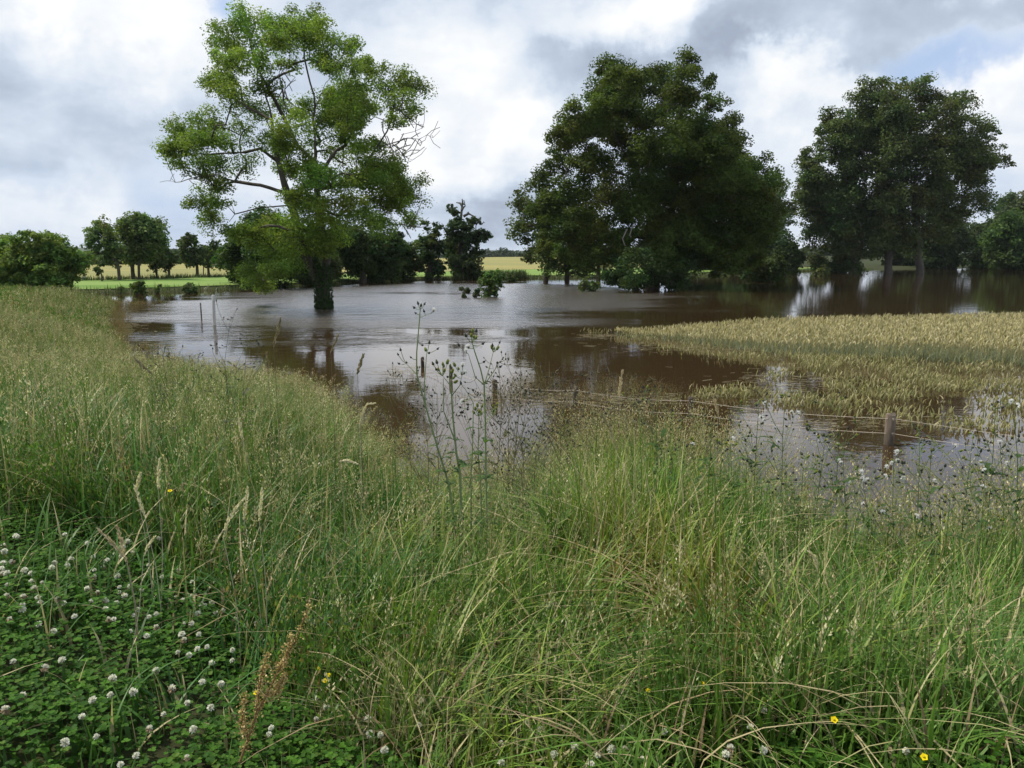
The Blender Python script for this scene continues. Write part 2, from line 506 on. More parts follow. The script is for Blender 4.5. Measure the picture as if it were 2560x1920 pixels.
def tree(name, label, base, clumps, limbs, color, group=None, cat='tree', dens=1.0, leaf=None, puff=0.36, trunk_r=0.3, seed=1,
         bark=(.09, .075, .055), depth=0.85, cover=2.3, droop=0.15, extra=None, var=0.28, fill=0, maxpuff=420, tip=0.012, yvar=0.10, grow=1.25):
    """base: world point; clumps: (px, py, rx, ry[, depth offset in m]) in photo pixels at the tree's distance;
    limbs: pixel polylines, the first starts at the base"""
    r = np.random.default_rng(seed)
    Y = base[1]
    mp = Y / F / math.cos(0)                     # metres per photo pixel at this distance
    loc = lambda px, py: atY(px, py, Y) - np.array(base)
    root = empty(name, base, label, cat, group)
    ls = leaf if leaf else max(0.085, Y * 0.0030)
    clumps = list(clumps)
    for _ in range(fill):
        i_, j_ = r.integers(0, len(clumps), 2)
        a_, b_ = clumps[i_], clumps[j_]
        if math.hypot(a_[0] - b_[0], a_[1] - b_[1]) < 2.6 * (a_[2] + b_[2]) / 2:
            clumps.append(tuple(.5 * (a_[q_] + b_[q_]) for q_ in range(4)))
    C0 = np.array([np.append(loc(c[0], c[1]), [c[2] * mp * grow, c[3] * mp * grow]) for c in clumps])
    cx = C0[:, 0].mean(); hw = np.abs(C0[:, 0] - cx).max() + C0[:, 3].mean()
    P, LP, LN, LC = [], [], [], []
    for i, c in enumerate(clumps):
        x, _, z, rx, rz = C0[i]
        Dm = depth * hw * math.sqrt(max(0.05, 1 - ((x - cx) / hw) ** 2))
        y = c[4] if len(c) > 4 else r.uniform(-1, 1) * Dm * 0.8
        x, y, z = atY(c[0], c[1], Y + y) - np.array(base)
        rx *= (Y + y) / Y; rz *= (Y + y) / Y
        rd = 0.5 * (rx + rz)
        rp = puff * min(rx, rz)
        npf = max(6, int(1.9 * rx * rz / (rp * rp) * dens))
        d = rand_unit(npf, r)
        rr = r.uniform(0.1, 1.0, (npf, 1)) ** 0.5
        pc = np.array([x, y, z]) + d * rr * np.array([rx, rd, rz]) * 0.88
        P.append(pc)
        ctint = 1 + var * r.normal() * 0.5
        yel = r.normal() * yvar
        nl = int(3.6 * cover * rx * rz * 3.14 / (ls * ls * 1.15) * dens / npf) + 3
        for p in pc:
            k = max(3, int(nl * r.uniform(0.5, 1.5)))
            dd = rand_unit(k, r)
            q = dd * (r.random((k, 1)) ** 0.45) * rp * r.uniform(0.8, 1.5) * np.array([1.15, 1.15, 0.8])
            q[:, 2] -= droop * (q[:, 0] ** 2 + q[:, 1] ** 2) / max(rp, .05)
            LP.append(p + q)
            nn = dd * 0.5 + np.array([0, 0, 0.55]) + r.normal(size=(k, 3)) * 0.5
            LN.append(nn / (np.linalg.norm(nn, axis=1, keepdims=True) + 1e-9))
            tint = ctint * (1 + var * 0.6 * r.normal()) * r.uniform(0.75, 1.25, (k, 1))
            col = np.array(color) * np.clip(tint, 0.4, 1.9)
            col[:, 0] *= 1 + yel + 0.08 * r.normal()
            LC.append(col)
    LP, LN, LC = np.concatenate(LP), np.concatenate(LN), np.concatenate(LC)
    V, Q = leaf_quads(LP, LN, ls * 0.62, r)
    # skeleton
    nodes, par = [], []

    def addnode(p, q):
        nodes.append(np.array(p, float)); par.append(q); return len(nodes) - 1
    for li, ln in enumerate(limbs):
        pts = [loc(a[0], a[1]) for a in ln]
        raw = ln
        dep = r.uniform(-0.35, 0.35) * hw if li else 0.0
        tot = len(pts)
        prev = -1
        if li == 0:
            pts[0] = np.array([pts[0][0], 0, -0.6])
        else:
            arr = np.array(nodes)
            prev = int(np.argmin(np.linalg.norm((arr - pts[0]) * np.array([1, .0, 1]), axis=1)))
            y0 = nodes[prev][1]
        for k, p in enumerate(pts):
            p = p.copy()
            if li:
                if k == 0: continue
                p = atY(raw[k][0], raw[k][1], Y + y0 + dep * (k / (tot - 1)) ** 1.2) - np.array(base)
            if prev >= 0:
                a = nodes[prev]
                m_ = max(1, int(np.linalg.norm(p - a) / max(0.45, Y * 0.012)))
                for s in range(1, m_):
                    w = a + (p - a) * s / m_ + r.normal(size=3) * np.array([1, 1, .5]) * 0.035 * np.linalg.norm(p - a) / m_ * 2
                    prev = addnode(w, prev)
            prev = addnode(p, prev)
    att = np.concatenate(P)
    if len(att) > maxpuff:
        att = att[r.permutation(len(att))[:maxpuff]]
    top = nodes[0]
    order = np.argsort(np.linalg.norm(att - np.array(nodes).mean(0), axis=1))
    step = max(0.4, Y * 0.012)
    for a in att[order]:
        arr = np.array(nodes)
        dv = a - arr
        dist = np.linalg.norm(dv, axis=1)
        cost = dist + 0.9 * np.clip(-dv[:, 2], 0, None) + 0.10 * np.linalg.norm(arr - top, axis=1)
        cost[arr[:, 2] < 0.4] += 5
        j = int(np.argmin(cost))
        p0 = nodes[j]
        m_ = max(1, int(dist[j] / step))
        prev = j
        for s in range(1, m_ + 1):
            f = s / m_
            w = p0 + (a - p0) * f
            w[2] += 0.16 * dist[j] * math.sin(math.pi * f) * (1 if r.random() < .7 else -.6)
            if s < m_: w = w + r.normal(size=3) * 0.07 * step * 2
            prev = addnode(w, prev)
    n = len(nodes)
    load = np.zeros(n)
    haskid = np.zeros(n, bool)
    for p in par:
        if p >= 0: haskid[p] = True
    load[~haskid] = 1
    for i in range(n - 1, -1, -1):
        if par[i] >= 0: load[par[i]] += load[i]
    rad = tip * np.power(np.maximum(load, 1), 0.5)
    rad = np.maximum(tip * max(1, Y / 45), rad * (trunk_r / rad[0]) ** (np.log(np.maximum(load, 1)) / max(1e-6, math.log(load[0]))))
    arr = np.array(nodes)
    flare = np.clip(1.0 - arr[:, 2] / (2.5 * trunk_r), 0, 1)
    low = np.hypot(arr[:, 0], arr[:, 1]) < 2.5 * trunk_r
    rad = rad * (1 + 0.18 * flare * low)
    TV, TQ = tubes(arr, par, rad, 7)
    qmesh('trunk', TV, TQ, M_BARK, root, np.tile(np.array(bark), (len(TV), 1)), smooth=True)
    qmesh('crown', V, Q, M_LEAF, root, np.repeat(LC, 4, 0))
    root['n'] = len(Q)
    if extra: extra(root, loc, r, mp)
    del root['n']
    return root


def dome(x0, y0, x1, y1, n, seed, low=0.25, rs=0.24):
    """clump list filling a rounded crown outline given in photo pixels"""
    r = np.random.default_rng(seed)
    out = []
    cx, hw, hh = (x0 + x1) / 2, (x1 - x0) / 2, (y1 - y0)
    while len(out) < n:
        u, v = r.uniform(-1, 1), r.random()
        prof = math.sqrt(max(0, 1 - max(0, (v - low) / (1 - low)) ** 2.2)) if v > low else 0.62 + 0.38 * v / low
        if abs(u) > prof: continue
        s = rs * r.uniform(0.7, 1.25)
        rx = s * hw * 1.15; ry = s * min(hh, hw * 1.6) * 0.85
        x = cx + u * (hw - rx * 0.8); y = y1 - v * (hh - ry) - ry * 0.4
        out.append((x, y, rx / 1.2, ry / 1.2))
    return out


def region(lst, sc, ox, oy):
    return [(a / sc + ox, b / sc + oy, c / sc, d / sc) for a, b, c, d in lst]


def rline(lines, sc, ox, oy):
    return [[(a / sc + ox, b / sc + oy) for a, b in ln] for ln in lines]


# --- the tall ash standing in the flood, left of the middle
ash_c = region([(490,100,100,60),(420,160,90,70),(330,180,50,50),(560,170,70,60),(740,100,90,60),(820,90,60,50),(870,150,60,50),(960,220,90,60),
 (1020,260,40,40),(760,190,110,70),(470,230,120,60),(340,290,60,30),(420,300,90,50),(600,290,80,60),(700,320,60,50),(880,280,80,60),(360,400,80,50),
 (290,430,40,35),(420,470,110,60),(560,430,70,60),(1000,330,60,50),(940,350,60,40),(1130,340,60,50),(1090,400,60,50),(1240,390,80,60),(1330,460,80,70),
 (1280,530,90,70),(1340,570,50,40),(1200,460,60,50),(480,550,100,50),(650,560,110,60),(320,620,90,60),(190,660,80,60),(110,760,70,60),(230,740,110,70),
 (360,720,110,70),(480,680,70,50),(700,640,110,70),(860,560,110,70),(1000,500,110,70),(1080,560,80,60),(930,640,100,70),(1050,620,60,40),(1250,620,50,50),
 (180,840,80,50),(300,850,110,60),(440,840,110,60),(620,740,80,50),(730,760,100,60),(880,760,80,60),(1020,740,50,40),(1150,740,60,60),(1180,810,120,70),
 (1050,830,70,60),(700,880,90,60),(860,900,110,60),(980,930,130,80),(850,980,110,70),(1130,930,130,80),(1330,930,80,50),(1370,1010,60,60),(1260,1000,90,60),
 (300,1010,70,50),(220,1060,70,50),(370,1050,60,40),(300,1150,90,60),(1230,1060,110,50),(1330,1110,70,50),(1150,1110,100,60),(1000,1050,100,60),
 (640,1180,120,60),(500,1220,110,50),(740,1200,70,60),(880,1230,90,60),(900,1160,70,50),(860,1290,70,40),(520,1390,80,60),(620,1380,90,60),(650,1300,80,50),
 (580,1450,90,50),(180,690,110,70),(80,770,70,40)], 2.074, 380, 0)
for k_, (a_, b_, c_, d_) in enumerate(region([(780,1150,110,70),(880,1200,100,70),(900,1270,90,50),(700,1250,110,60),(560,1230,110,50),(600,1350,110,60),(680,1350,90,60),(530,1420,80,50),(850,1050,100,70),(1000,1130,120,70),(1150,1160,110,60),(760,1000,80,60),(820,930,90,60)], 2.074, 380, 0)):
    ash_c.append((a_, b_, c_, d_, -1.4 - .12 * k_))
ash_l = rline([[(890,1600),(885,1480)], [(885,1480),(890,1440),(905,1350),(880,1200),(860,1080),(855,980),(850,850),(845,700),(845,560),(820,430),(790,300),(800,180)],
 [(885,1470),(850,1430),(810,1370),(775,1270),(740,1120),(700,1000),(670,900),(640,780),(625,680),(610,560),(590,500),(570,420),(530,300),(500,180)],
 [(690,1000),(560,960),(430,940),(330,910),(200,930)], [(700,1090),(620,1072),(560,1075),(430,1110),(400,1150)], [(640,820),(560,770),(480,790),(300,800),(180,800)],
 [(620,600),(500,560),(400,500)], [(860,1080),(960,1120),(1050,1060),(1150,1000),(1250,980)], [(855,980),(1000,950),(1110,880),(1180,740),(1240,620),(1260,500)],
 [(845,560),(900,430),(1000,350)], [(780,1260),(650,1400),(580,1460)], [(850,850),(760,760),(700,640)]], 2.074, 380, 0)


def ash_extra(root, loc, r, mp):
    # ivy round the foot of the trunk
    n = 1500
    th = r.uniform(0, 2 * math.pi, n); z = r.random(n) ** 1.2 * 2.1
    rr = 0.36 + r.random(n) * 0.10 - z * 0.02
    b = loc(890 / 2.074 + 380, 1540 / 2.074)
    P_ = np.stack([b[0] + rr * np.cos(th), rr * np.sin(th), z], 1)
    Nn = np.stack([np.cos(th), np.sin(th), 0.4 + 0 * th], 1) + r.normal(size=(n, 3)) * 0.4
    Nn /= np.linalg.norm(Nn, axis=1, keepdims=True)
    V, Q = leaf_quads(P_, Nn, 0.055, r, 0.8)
    qmesh('ivy', V, Q, M_LEAF, root, np.repeat(np.array([.028, .055, .016]) * r.uniform(.6, 1.4, (n, 1)), 4, 0))
    # bare twigs
    for ln in ([(1180,770),(1280,730),(1380,720),(1455,705)], [(1260,560),(1330,620),(1410,660)], [(1200,740),(1290,800),(1350,830)], [(700,560),(690,470),(735,400)],
               [(690,500),(670,430),(665,380)], [(330,910),(180,930),(95,945)], [(1100,1150),(1300,1160),(1390,1180)]):
        pts = [loc(a / 2.074 + 380, b_ / 2.074) for a, b_ in ln]
        nodes, par = [pts[0] + np.array([0, -.2, 0])], [-1]
        last = 0
        for p in pts[1:]:
            for f in (0.33, .66, 1):
                w = nodes[last] + (p - nodes[last]) * (f if f == 1 else 0.45)
                nodes.append(w + r.normal(size=3) * 0.05); par.append(last); last = len(nodes) - 1
                for _ in range(2):
                    d = np.array([r.normal() * .22, r.normal() * .22, r.normal() * .2 + .02])
                    nodes.append(nodes[last] + d); par.append(last); k = len(nodes) - 1
                    nodes.append(nodes[k] + d * .8 + r.normal(size=3) * .12); par.append(k)
        rad = np.linspace(0.026, 0.009, len(nodes))
        V, Q = tubes(np.array(nodes), par, rad, 4)
        qmesh('dead_branch', V, Q, M_BARK, root, np.tile([.12, .108, .09], (len(V), 1)))


ash_base = at(808, 772, 0.0)
tree('ash_tree', 'tallest tree, airy light green ash with an ivy-wrapped foot standing alone in the flood water', ash_base, ash_c, ash_l,
     (.135, .205, .038), dens=1.0, cover=1.55, fill=250, leaf=0.084, puff=0.60, trunk_r=0.31, seed=3, bark=(.075, .066, .05), extra=ash_extra, maxpuff=850, yvar=.06, grow=1.22)

# --- the big dark oak right of the middle
oak_c = region([(690,190,110,75),(640,320,120,90),(780,330,90,100),(1150,160,95,80),(1010,240,110,100),(1130,290,140,100),(1280,250,50,50),(1330,390,85,55),
 (1050,400,160,100),(450,480,85,90),(600,470,140,100),(340,610,80,70),(480,620,150,100),(750,520,170,120),(950,540,150,110),(1350,580,130,110),(1200,640,130,100),
 (1430,660,80,90),(330,780,100,80),(520,780,150,110),(800,700,200,120),(1050,760,180,110),(1300,800,160,100),(1500,780,100,80),(1600,790,90,80),(230,900,90,80),
 (400,950,160,110),(650,920,180,120),(900,930,170,120),(1150,950,180,120),(1400,950,160,120),(1620,920,120,110),(280,1050,130,90),(500,1120,180,110),(760,1100,180,120),
 (1000,1130,160,110),(1250,1130,170,110),(1500,1100,160,120),(1650,1100,100,120),(600,1260,160,100),(850,1270,170,110),(1100,1290,160,110),(1350,1270,150,110),
 (1550,1280,120,90),(450,1230,120,80),(320,1180,120,90),(700,1340,140,70),(1000,1360,150,70),(1250,1370,150,70),(1450,1350,120,70),(1130,1200,150,100),(1600,1200,110,90),(420,1330,110,70),(560,1390,120,60),(300,1290,90,60),(1380,1420,110,60),(1560,1380,100,60)], 2.5135, 1260, 100)
oak_l = rline([[(935,1560),(935,1400),(930,1250),(920,1000),(910,800)], [(920,1000),(800,800),(700,600),(680,400),(690,200)], [(910,800),(950,600),(1050,400),(1120,200)],
 [(930,1200),(700,1050),(500,950),(300,900)], [(930,1150),(1150,950),(1350,800),(1400,620)], [(930,1250),(1200,1150),(1500,1050)], [(930,1250),(700,1230),(500,1200)],
 [(920,950),(650,800),(450,620)], [(1050,420),(1200,440),(1340,395)]], 2.5135, 1260, 100)


def oak_extra(root, loc, r, mp):
    for ln in ([(735,1180),(715,1240),(725,1250)], [(700,1205),(675,1260),(690,1300)]):
        pts = np.array([loc(a / 2.5135 + 1260, b_ / 2.5135 + 100) for a, b_ in ln]) + np.array([0, -6.5, 0])
        V, Q = tubes(pts, list(range(-1, len(pts) - 1)), np.linspace(.05, .03, len(pts)), 5)
        qmesh('dead_branch', V, Q, M_BARK, root, np.tile([.22, .2, .17], (len(V), 1)))


oak_base = at(1630, 716, 0.0)
tree('oak_tree', 'broadest tree, huge dark spreading oak whose crown reaches down to the flood water', oak_base, oak_c, oak_l, (.060, .086, .018),
     dens=1.0, cover=2.7, fill=190, leaf=0.16, puff=0.42, trunk_r=0.6, seed=5, bark=(.06, .05, .04), maxpuff=520, extra=oak_extra, yvar=.08, depth=.8, grow=1.22)
tree('ivy_bush', 'dark bushy undergrowth wrapped round the foot of the big oak', at(1625, 722, 0.0) + np.array([0, -1.2, 0]),
     region([(700,1450,80,90),(900,1440,150,110),(1080,1430,120,110),(800,1500,120,60),(1010,1510,150,60),(1140,1490,60,60),(660,1500,50,50)], 2.5135, 1260, 100),
     [[(1625, 722), (1625, 690)]], (.040, .068, .022), cat='bush', cover=2.4, leaf=.16, trunk_r=.15, seed=6)

# --- pale slim trees left of the oak, and the lighter tree behind its right side
for k, (bx, cl, lab) in enumerate([
    (1365, [(1305,500,30,25),(1330,540,40,30),(1300,575,32,28),(1340,590,40,30),(1370,560,40,35),(1360,620,45,30),(1345,640,30,22),(1320,520,30,25),(1370,668,26,18),(1392,655,30,20)],
     'slim pale green tree farthest left of those beside the big oak'),
    (1416, [(1400,540,45,35),(1430,580,50,35),(1400,610,50,35),(1440,640,45,30),(1400,650,40,28),(1420,500,40,35),(1430,672,30,18),(1450,650,36,24),(1462,676,24,14)],
     'slim green tree second from the left beside the big oak'),
    (1494, [(1480,560,55,40),(1510,600,55,40),(1470,630,45,30),(1520,650,40,25),(1500,510,50,40)],
     'slim tree with a straight bare trunk under the left edge of the big oak')]):
    tree('slender_tree', lab, at(bx, 701 if k < 2 else 694, 0.0), cl, [[(bx, 701), (bx + 2, 640), (bx, 560), (bx - 5, 510)]], (.075, .11, .035), group='slim trees left of the big oak',
         cover=1.5, trunk_r=.24, seed=20 + k, puff=.42, bark=(.075, .06, .045))
tree('slender_tree', 'paler tree showing behind the right edge of the big oak', at(1905, 672, 0.0), dome(1805, 426, 2000, 650, 34, 31, .3, .28),
     [[(1905, 672), (1905, 600), (1900, 500)]], (.090, .125, .050), cover=1.8, trunk_r=.3, seed=24, puff=.4)

# --- the group of three big trees on the right
gA = region([(300,370,60,50),(330,440,70,50),(270,490,50,40),(180,680,80,60),(150,740,50,40),(280,600,110,60),(400,520,120,70),(340,700,120,80),(230,830,130,80),(450,800,130,80),
 (200,950,120,80),(400,950,130,90),(250,1080,130,80),(430,1100,120,90),(200,1180,100,70),(350,1230,150,90),(450,1300,100,90),(330,1370,150,90),(280,1430,90,50),(430,1430,110,60)], 2.765, 1960, 150)
gB = region([(620,190,130,60),(560,270,110,70),(720,180,110,60),(680,310,130,80),(830,260,120,90),(520,410,130,80),(660,440,110,70),(560,560,130,80),(700,600,110,80),(620,740,130,90),
 (720,820,130,90),(600,900,120,90),(740,980,130,90),(600,1050,110,80),(740,1100,110,70)], 2.765, 1960, 150)
gC = region([(980,180,100,60),(990,280,110,80),(1100,310,90,70),(1220,260,100,50),(1270,330,80,60),(1180,400,100,70),(950,400,110,80),(830,430,90,70),(1300,440,90,70),(1420,480,60,50),
 (1100,500,120,70),(1260,560,120,70),(1420,600,90,60),(1500,700,70,50),(1400,700,110,60),(950,620,110,80),(1130,650,120,80),(870,760,110,90),(1000,830,130,90),(1180,780,120,80),
 (1300,740,90,50),(950,950,120,80),(1100,900,90,60),(1300,860,110,60),(1380,960,60,50),(1200,960,100,60),(1230,1050,90,40),(950,1060,110,70),(1080,1040,90,50)], 2.765, 1960, 150)
gA += dome(1990, 330, 2180, 690, 16, 901, .4, .26)
gB += dome(2040, 205, 2340, 620, 30, 902, .35, .22)
gC += dome(2150, 200, 2500, 610, 36, 903, .35, .2)
lA = rline([[(480,1470),(480,1300),(470,1100),(420,850),(350,600),(310,400)], [(470,1100),(300,950),(200,750)]], 2.765, 1960, 150)
lB = rline([[(725,1470),(728,1300),(725,1150),(715,950),(700,700),(650,450),(640,250)], [(715,950),(600,700),(530,450)], [(700,700),(780,480),(830,300)]], 2.765, 1960, 150)
lC = rline([[(940,1470),(925,1300),(915,1150),(900,900),(920,650),(960,400),(1000,200)], [(905,950),(1050,900),(1250,950),(1400,950)], [(900,850),(1100,600),(1250,400)],
            [(900,900),(1150,750),(1400,680)], [(910,760),(860,560),(840,420)], [(900,900),(1000,620),(1120,420)]], 2.765, 1960, 150)
for nm, lab, bx, cl, lm, sd_, co in [
    ('parkland_tree', 'dark tree clothed in leaves down to the water, left of the two bare trunks', 2134, gA, lA, 41, (.068, .094, .032)),
    ('parkland_tree', 'tall tree on the left one of two bare trunks in the flood', 2222, gB, lB, 42, (.072, .098, .034)),
    ('parkland_tree', 'tall tree on the right one of two bare trunks, boughs reaching far right', 2300, gC, lC, 43, (.075, .102, .036))]:
    tree(nm, lab, at(bx, 683, 0.0), cl, lm, co, group='three big trees standing in the flood on the right', cover={41: 2.3, 42: 1.7, 43: 1.25}[sd_], fill=30, leaf=.265, trunk_r=.5, seed=sd_, puff=.46, depth=.6,
         bark=(.085, .075, .065), maxpuff=420, tip=.016)

# --- generic trees and bushes: (label, base px, base py, ground z, crown box, clumps, colour, trunk radius, kind)
G = 'field trees along the edge of the yellow field'
row = [
 ('field_tree', 'small lone tree in the gap between the rounded thicket and the two taller trees', 250, 697, (233, 640, 268, 688), 9, (.075, .105, .04), .12, G),
 ('field_tree', 'leaning slim tree, left one of the tall pair in the field row', 294, 698, (208, 537, 312, 660), 26, (.095, .140, .050), .22, G),
 ('field_tree', 'tallest rounded tree of the row before the yellow field, on a thick pale trunk', 333, 697, (275, 528, 425, 655), 40, (.100, .150, .052), .26, G),
 ('field_tree', 'tree close behind the right side of the tallest tree in the field row', 345, 694, (330, 560, 400, 660), 18, (.080, .120, .044), .18, G),
 ('field_tree', 'low dark twiggy-trunked tree just right of the tallest row tree', 392, 695, (345, 610, 418, 672), 16, (.055, .085, .032), .16, G),
 ('field_tree', 'low dark tree with a stout black trunk in the middle of the field row', 421, 693, (385, 605, 452, 672), 16, (.055, .085, .032), .24, G),
 ('field_tree', 'dark pointed-headed tree near the right end of the field row', 494, 690, (440, 577, 515, 668), 22, (.060, .092, .036), .22, G),
 ('field_tree', 'thin-stemmed small tree between two dark trees at the right end of the row', 507, 690, (492, 615, 530, 665), 9, (.045, .065, .026), .09, G),
 ('field_tree', 'last leaning tree of the field row, beside the dense thicket', 522, 690, (500, 600, 570, 668), 18, (.065, .1, .036), .2, G),
]
for k, (nm, lab, bx, by, bb, nc, co, tr, gp) in enumerate(row):
    X0 = (bx - 1280) / F * 74
    Y0 = float(field_start(X0)) + 0.5 + (k % 3) * .7
    X0 = (bx - 1280) / F * Y0
    tree(nm, lab, np.array([X0, Y0, float(gz(X0, Y0))]), dome(*bb, nc, 60 + k), [[(bx, by), (bx - 2 + 4 * (k % 2), by - 30), ((bb[0] + bb[2]) / 2, (bb[1] + bb[3]) / 2)]], co, group=gp,
         cover=1.7, trunk_r=tr * .62, seed=80 + k, puff=.52, depth=.7, bark=(.075, .065, .05), grow=1.35, fill=6)

Gs = 'shoreline trees behind the ash'
shore = [
 ('thicket_tree', 'dense dark leafy tree filling the bank just left behind the ash', 640, 716, (545, 528, 745, 722), 46, (.044, .080, .020), .3, 0),
 ('bank_tree', 'dark bank tree right behind the ash trunk', 765, 716, (690, 575, 850, 705), 32, (.042, .070, .022), .25, 0),
 ('bank_tree', 'dark bank tree with two close trunks just right of the ash', 905, 710, (800, 560, 935, 695), 36, (.048, .080, .024), .34, 1),
 ('bank_tree', 'dark spreading bank tree on one clear trunk, right of the twin-trunked one', 950, 708, (870, 572, 1010, 695), 34, (.048, .080, .024), .28, 1),
 ('bank_tree', 'small dark tree between the clear-trunked tree and the pointed one', 1000, 704, (955, 575, 1050, 704), 28, (.045, .075, .024), .18, 2),
 ('bank_tree', 'dense round-headed dark tree touching the dead-topped tree', 1075, 703, (1032, 546, 1115, 702), 30, (.045, .078, .024), .3, 2),
]
for k, (nm, lab, bx, by, bb, nc, co, tr, dz) in enumerate(shore):
    X0 = (bx - 1280) / F * 68
    Y0 = float(shore_far(X0)) + 0.2
    X0 = (bx - 1280) / F * Y0
    Y0 = float(shore_far(X0)) + 0.2
    tree(nm, lab, np.array([X0, Y0, float(gz(X0, Y0))]), dome(*bb, nc, 160 + k, .3, .27), [[(bx, by), (bx + 2, by - 40), ((bb[0] + bb[2]) / 2, (bb[1] + bb[3]) / 2 - 15)]], co, group=Gs,
         cover=2.3, trunk_r=tr, seed=180 + k, puff=.48, depth=.8, grow=1.5, fill=12, bark=(.045, .038, .03))


def dead_top(root, loc, r, mp):
    b = Bag()
    c = lambda a, b_: loc(a / 4.424 + 1000, b_ / 4.424 + 480)
    for ln in ([(670,300),(680,200),(690,110),(685,75)], [(685,150),(660,120),(620,115)], [(690,130),(720,145),(705,90)], [(700,270),(760,240),(810,265),(830,290)], [(640,260),(590,220),(540,170)],
               [(680,200),(700,170),(725,150)], [(750,240),(760,220)]):
        pts = np.array([c(*a) for a in ln]) + np.array([0, r.uniform(-.4, .4), 0])
        V, Q = tubes(pts, list(range(-1, len(pts) - 1)), np.linspace(.16, .05, len(pts)), 5)
        b.add(V, Q, np.array([.13, .12, .10]))
    b.build('dead_branch', M_BARK, root)


dt = region([(680,330,90,60),(590,350,60,40),(560,180,40,30),(610,230,40,30),(830,320,70,30),(760,370,60,40),(660,420,120,60),(620,520,100,60),(720,520,110,60),(880,480,90,45),(960,480,50,25),(850,540,60,40),
             (600,640,110,70),(720,650,110,70),(860,660,60,50),(620,760,90,60),(740,780,110,70),(820,860,60,60),(730,880,110,60)], 4.424, 1000, 480)
xb = (1153 - 1280) / F * 82
yb = float(shore_far(xb)) + .4
tree('dead_topped_tree', 'dark tree with a bare dead spike at its top, left of the yellow field gap', np.array([xb, yb, float(gz(xb, yb))]), dt,
     rline([[(670,960),(672,800),(670,560),(672,400),(675,300)], [(672,520),(800,520),(960,480)], [(672,400),(760,370),(880,310)]], 4.424, 1000, 480), (.042, .068, .028),
     cover=2.2, trunk_r=.34, seed=230, puff=.4, grow=1.6, fill=16, bark=(.05, .042, .035), extra=dead_top)

# left thicket on the bank, right-hand wood, lone shrubs
xb, yb = (95 - 1280) / F * 42, 42
tree('thicket_tree', 'rounded green thicket of a tree at the far left end of the grassy bank', np.array([xb, yb, float(gz(xb, yb))]),
     dome(-60, 572, 232, 722, 60, 301, .3, .22) + [(150, 690, 40, 25), (60, 700, 50, 25), (190, 650, 35, 25), (20, 690, 40, 30)], [[(100, 728), (100, 690), (110, 630)]],
     (.125, .195, .050), cover=2.2, leaf=.13, trunk_r=.2, seed=302, puff=.36, depth=.7)
Gr = 'trees along the far right shore'
for k, (lab, bx, bb, Y0, nc, co, cov) in enumerate([
    ('dark tree behind the two bare trunks on the right', 2345, (2270, 530, 2440, 668), 150, 34, (.050, .078, .028), 2.2),
    ('dark low tree between the bare trunks and the tree at the right edge', 2440, (2400, 540, 2520, 668), 160, 28, (.038, .060, .024), 2.3),
    ('pale feathery tree rising behind the dark wood at the right edge', 2545, (2475, 474, 2640, 600), 175, 26, (.085, .115, .055), 1.2),
    ('dense dark green tree filling the right edge over the water', 2560, (2455, 522, 2700, 676), 138, 46, (.055, .090, .026), 2.2),
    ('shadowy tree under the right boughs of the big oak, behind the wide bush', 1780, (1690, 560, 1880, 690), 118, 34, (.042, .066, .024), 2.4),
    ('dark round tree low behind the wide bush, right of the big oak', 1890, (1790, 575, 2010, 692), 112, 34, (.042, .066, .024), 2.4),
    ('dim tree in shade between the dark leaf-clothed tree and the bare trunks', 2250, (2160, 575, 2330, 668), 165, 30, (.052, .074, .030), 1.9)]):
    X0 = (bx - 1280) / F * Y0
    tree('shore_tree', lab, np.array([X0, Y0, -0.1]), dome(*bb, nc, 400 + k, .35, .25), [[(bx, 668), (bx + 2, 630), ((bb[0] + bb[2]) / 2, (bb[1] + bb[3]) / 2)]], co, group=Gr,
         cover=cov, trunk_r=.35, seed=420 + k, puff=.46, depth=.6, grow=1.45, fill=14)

shrubs = [  # label, base px, base py, crown box, n, colour
 ('low shrub farthest left at the edge of the flood, below the green strip', 302, 733, (288, 716, 318, 736), 5, (.095, .13, .045)),
 ('bright rounded shrub on the far left shore below the green strip', 345, 736, (320, 704, 372, 738), 9, (.075, .115, .03)),
 ('thin low shrub right of the bright rounded one on the left shore', 398, 733, (384, 708, 408, 735), 5, (.095, .13, .045)),
 ('dark low shrub pair standing in the water left of the dense thicket', 470, 733, (448, 704, 496, 738), 9, (.065, .095, .034)),
 ('leafy sallow bush standing in open water, middle of the flood', 1224, 742, (1190, 664, 1260, 746), 20, (.075, .125, .036)),
 ('sparse twiggy bush in the water just left of the leafy sallow', 1158, 744, (1142, 712, 1176, 748), 6, (.05, .07, .03)),
 ('tiny half-drowned bush touching the left side of the sallow', 1190, 744, (1178, 722, 1206, 748), 5, (.05, .07, .03)),
 ('dark low shrub on the far shore in front of the yellow field gap', 1280, 703, (1262, 680, 1302, 706), 7, (.05, .075, .03)),
 ('pale drooping shrub in the water at the left foot of the big oak', 1466, 728, (1440, 690, 1500, 732), 9, (.085, .115, .045)),
 ('wide rounded bush standing in the water between the oak and the right-hand trees', 1912, 704, (1845, 636, 1992, 708), 24, (.046, .068, .022)),
 ('low leafy shrub at the water, left foot of the leaf-clothed tree', 2050, 690, (2025, 655, 2085, 694), 8, (.06, .08, .03)),
 ('rounded bright shrub before the dark wood at the right edge', 2448, 672, (2412, 622, 2485, 676), 12, (.060, .098, .024)),
]
